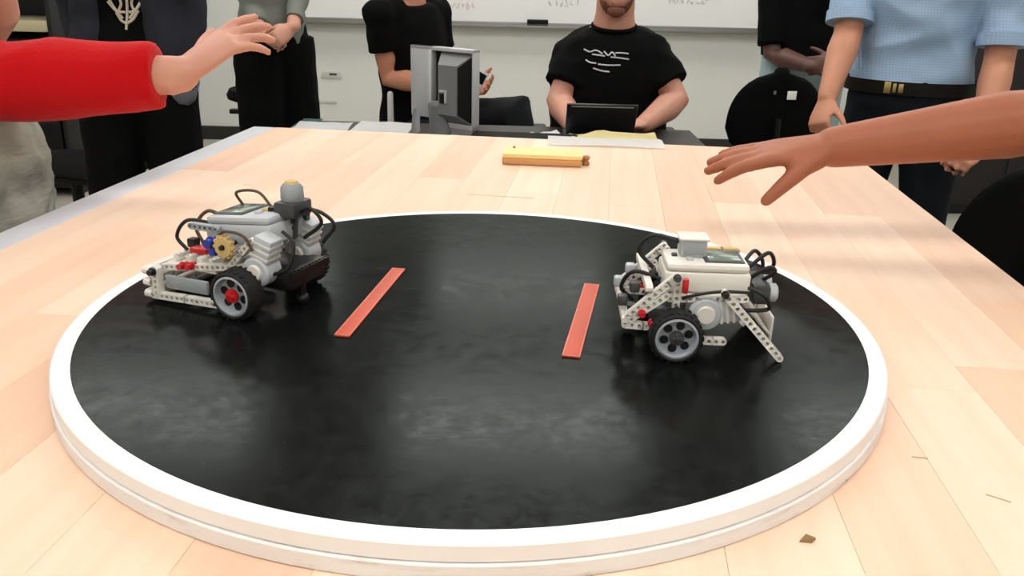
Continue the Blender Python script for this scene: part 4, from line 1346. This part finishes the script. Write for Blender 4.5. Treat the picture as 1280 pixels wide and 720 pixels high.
lo4 = [b.verts.new(p) for p in ((x0, .004, bz0), (x1, .004, bz0), (x1, .004, bz1), (x0, .004, bz1))]
hi4 = [b.verts.new(p) for p in ((X0, D_, Z0), (X1, D_, Z0), (X1, D_, Z1), (X0, D_, Z1))]
b.faces.new(lo4); b.faces.new(hi4)
for i in range(4): b.faces.new((lo4[i], lo4[(i + 1) % 4], hi4[(i + 1) % 4], hi4[i]))
hp_ = obj('back_housing', b, M_GREYB, mo, angle=20)
b = BM()
f4 = [(x1 - .002, .0015, bz0 + .008), (x1 - .002, .0015, bz1 - .006), (X1 + .003, D_ + .002, Z1 - .004), (X1 + .003, D_ + .002, Z0 + .004)]
q4 = [b.verts.new((p[0] + .003, p[1] - .002, p[2])) for p in f4]; r4 = [b.verts.new((p[0] - .002, p[1] + .001, p[2])) for p in f4]
b.faces.new(q4); b.faces.new(r4)
for i in range(4): b.faces.new((q4[i], q4[(i + 1) % 4], r4[(i + 1) % 4], r4[i]))
obj('vent_panel', b, M_BLK, hp_, smooth=False)
b = BM(); xm = .035
box(b, (xm, D_ - .003, zb + .118), (.030, .006, .008), bev=.001); box(b, (xm + .011, D_ - .003, zb + .100), (.008, .006, .036), bev=.001)
obj('hook', b, M_SILV, hp_)
b = BM(); box(b, (xm - .006, D_ - .001, zb + .095), (.018, .003, .030)); obj('socket_recess', b, M_BLK, hp_, smooth=False)
b = BM(); loft(b, [(-.085, -.045, .022), (-.105, -.022, .055), (-.115, -.006, .100)], [(.022, .010), (.018, .009), (.016, .008)], hint=(0, 1, 0), n=12); obj('stand_leg', b, M_GREYB, mo)
b = BM(); loft(b, [(.0, -.02, .030), (-.01, -.02, .07), (-.01, -.03, .12)], [(.045, .02), (.035, .018), (.032, .016)], hint=(0, 1, 0), n=12); obj('stand_neck', b, M_GREYB, mo)
b = BM(); lathe(b, [(0, 0), (.105, 0), (.108, .003), (.100, .010), (.03, .014), (0, .014)], (-.02, -.01, 0), n=36); obj('stand_base', b, mat('blue_grey_base', srgb(110, 116, 126), .35), mo)

# ---------------------------------------------------------------- chairs and cabinets
M_CHAIR = mat('black_chair_fabric', srgb(10, 10, 11), .9, spec=.12, bump=.4, bscale=180)
M_CHROME = mat('chrome', srgb(190, 190, 190), .2, .9)


def office_chair(label, loc, rz, sz=.46, arms=True, bw=.20, bz=(.17, .44), group='black office chairs'):
    """five-star swivel chair facing local +x"""
    t = thing('office_chair', label, 'chair', loc, rz, group)
    b = BM(); loft(b, [(-.20, 0, sz), (-.12, 0, sz + .004), (.08, 0, sz + .004), (.20, 0, sz - .008), (.235, 0, sz - .025)], [(.19, .030), (.225, .034), (.235, .034), (.22, .030), (.19, .02)], hint=(0, 0, 1), n=24); obj('seat', b, M_CHAIR, t)
    b = BM()
    z0, z1 = sz + bz[0], sz + bz[1]
    N = 15
    pts = [(-.235 - .03 * (i / (N - 1)) , 0, z0 + (z1 - z0) * i / (N - 1)) for i in range(N)]
    wv = [math.sqrt(1 - .975 * max(0, (i / (N - 1) - .22) / .78) ** 2.6) - .14 * max(0, 1 - i / 3) for i in range(N)]
    loft(b, pts, [(bw * q, .026) for q in wv], hint=(1, 0, 0), n=28); obj('backrest', b, M_CHAIR, t)
    b = BM(); tube(b, [(-.10, 0, sz - .04), (-.22, 0, sz - .045), (-.285, 0, sz + .02), (-.285, 0, z0 + .10)], .014, 5, 8); obj('back_support', b, M_BLK, t)
    b = BM(); box(b, (0, 0, sz - .052), (.20, .16, .03), bev=.004); obj('tilt_plate', b, M_BLK, t)
    b = BM(); cyl(b, (0, 0, .09), (0, 0, sz - .05), .024, n=16); obj('gas_post', b, M_BLK, t)
    for k in range(5):
        a = 2 * PI * k / 5 + .3
        d = Vector((math.cos(a), math.sin(a), 0))
        b = BM(); loft(b, [d * .02 + Vector((0, 0, .105)), d * .16 + Vector((0, 0, .095)), d * .29 + Vector((0, 0, .075))], [(.026, .020), (.022, .016), (.016, .012)], hint=(0, 0, 1), n=10); lg = obj('base_leg', b, M_BLK, t)
        b = BM(); s_ = Vector((-d.y, d.x, 0)); c_ = d * .285 + Vector((0, 0, .028))
        cyl(b, c_ - s_ * .020, c_ - s_ * .004, .027, n=16); cyl(b, c_ + s_ * .004, c_ + s_ * .020, .027, n=16); cyl(b, c_ + Vector((0, 0, .0)), c_ + Vector((0, 0, .05)), .006, n=8)
        obj('caster', b, M_BLK, lg)
    if arms:
        for s in (-1, 1):
            b = BM(); tube(b, [(.02, s * .20, sz - .04), (.02, s * .265, sz - .03), (.0, s * .272, sz + .10), (-.02, s * .265, sz + .205)], .014, 5, 8); ar_ = obj('arm_post', b, M_BLK, t)
            b = BM(); box(b, (-.0, s * .262, sz + .215), (.24, .055, .026), bev=.010); obj('arm_pad', b, M_BLK, ar_)
    return t


oc = office_chair('black office chair with a small white sticker on its back, back turned to the bench', (0.985, 2.86, 0), PI / 2 + .12, .45, False, .192, (.185, .455))
b = BM(); box(b, (-.290, -.040, .825), (.003, .036, .032), bev=.0008); obj('sticker', b, M_PAPER, oc)
b = BM(); box(b, (-.290, .028, .835), (.003, .010, .014), bev=.0008); obj('sticker', b, mat('grey_print', srgb(120, 122, 124), .6), oc)
office_chair('black office chair with arm pads beside the right edge of the bench', (1.25, 1.50, 0), 1.75, .49, True, .23, (.06, .36))
office_chair('black office chair on the far left behind the pale trousers', (-1.80, 2.72, 0), -.12, .455, True, .19, (.12, .36))
office_chair('black office chair the bearded man sits on', (0.372, 2.69, 0), -PI / 2, .43, True, .20, (.16, .42))
# chair with white back frame for the v-neck person
wc = thing('low_stool', 'low black seat with a slim white side post under the seated person in the v-neck', 'stool', (-0.455, 3.15, 0), math.radians(-32))
b = BM(); loft(b, [(-.20, 0, .475), (0, 0, .47), (.21, 0, .465)], [(.20, .012), (.22, .014), (.20, .012)], hint=(0, 0, 1), n=20); obj('seat', b, M_CHAIR, wc)
b = BM(); loft(b, [(.06, -.205, .45), (.085, -.250, .54), (.085, -.250, .75)], [(.014, .012), (.016, .012), (.014, .012)], hint=(1, 0, 0), n=12); obj('side_post', b, mat('white_shell', srgb(206, 206, 204), .4), wc)
for sx, sy in ((-.19, -.18), (-.19, .18), (.18, -.18), (.18, .18)):
    b = BM(); cyl(b, (sx * 1.12, sy * 1.1, 0), (sx, sy, .465), .011, n=10); obj('leg', b, M_CHROME, wc)
# tall stool with upright posts at the back left
bs = thing('drafting_stool', 'tall black round-seat stool behind the person in black trousers', 'stool', (-1.345, 4.08, 0), 0)
b = BM(); lathe(b, [(0, .540), (.20, .540), (.238, .555), (.243, .577), (.228, .605), (.0, .615)], n=36); obj('seat', b, M_CHAIR, bs)
for k in range(4):
    a = PI / 4 + k * PI / 2
    b = BM(); cyl(b, (math.cos(a) * .23, math.sin(a) * .23, 0), (math.cos(a) * .14, math.sin(a) * .14, .545), .011, n=10); obj('leg', b, M_BLK if k % 2 else M_CHROME, bs)
b = BM(); tube(b, [(math.cos(i * PI / 12) * .195, math.sin(i * PI / 12) * .195, .26) for i in range(25)], .008, 2, 8); obj('foot_ring', b, M_CHROME, bs)
# upright stand: two thin posts in front of the stool
us = thing('pole_stand', 'thin black and chrome upright stand left of the back-left person', 'stand', ((-1.3640, 3.7000, 0.6536)[0], 3.70, 0), 0)
b = BM(); cyl(b, (-.012, 0, .012), (-.018, 0, .86), .008, n=10); obj('post', b, M_BLK, us)
b = BM(); cyl(b, (.016, 0, .012), (.000, 0, .86), .007, n=10); obj('post', b, M_CHROME, us)
b = BM(); lathe(b, [(0, 0), (.09, 0), (.09, .008), (.02, .016), (0, .016)], n=28); obj('foot_plate', b, M_BLK, us)
b = BM(); box(b, (-.055, 0, .535), (.085, .04, .024), bev=.006); obj('clamp', b, M_BLK, us)
# dark cabinet with a pale shelf board, far left
cb = thing('storage_cabinet', 'dark open cabinet with a pale beige shelf board at far left', 'cabinet', (-2.85, 4.15, 0), 0)
b = BM(); box(b, (0, .22, .75), (.82, .02, 1.5)); obj('back_panel', b, M_STEEL, cb, smooth=False)
for s in (-1, 1):
    b = BM(); box(b, (s * .40, 0, .75), (.025, .44, 1.5), bev=.002); obj('side_panel', b, M_STEEL, cb)
b = BM(); box(b, (0, -.02, .915), (.774, .46, .055), bev=.003); obj('shelf_board', b, mat('beige_board', srgb(196, 184, 150), .6), cb)
for z in (.06, .45, 1.485):
    b = BM(); box(b, (0, 0, z), (.774, .44, .025), bev=.002); obj('shelf', b, M_STEEL, cb)
for s in (-1, 1):
    b = BM(); box(b, (s * .193, -.228, .46), (.382, .016, .78), bev=.003); dr = obj('cabinet_door', b, M_BLK, cb)
    b = BM(); cyl(b, (s * .03, -.245, .50), (s * .03, -.245, .62), .006, n=8); obj('handle', b, M_ALU, dr)
# dark cabinet at the far right
cb = thing('storage_cabinet', 'tall dark cabinet at the far right behind the man in blue', 'cabinet', (2.75, 4.3, 0), 0)
b = BM(); box(b, (0, 0, .95), (.72, .45, 1.9), bev=.004); obj('body', b, M_STEEL, cb)
for s in (-1, 1):
    b = BM(); box(b, (s * .178, -.234, .96), (.35, .016, 1.8), bev=.003); dr = obj('cabinet_door', b, mat('dark_door', srgb(40, 36, 38), .5), cb)
    b = BM(); cyl(b, (s * .03, -.250, .90), (s * .03, -.250, 1.02), .006, n=8); obj('handle', b, M_ALU, dr)
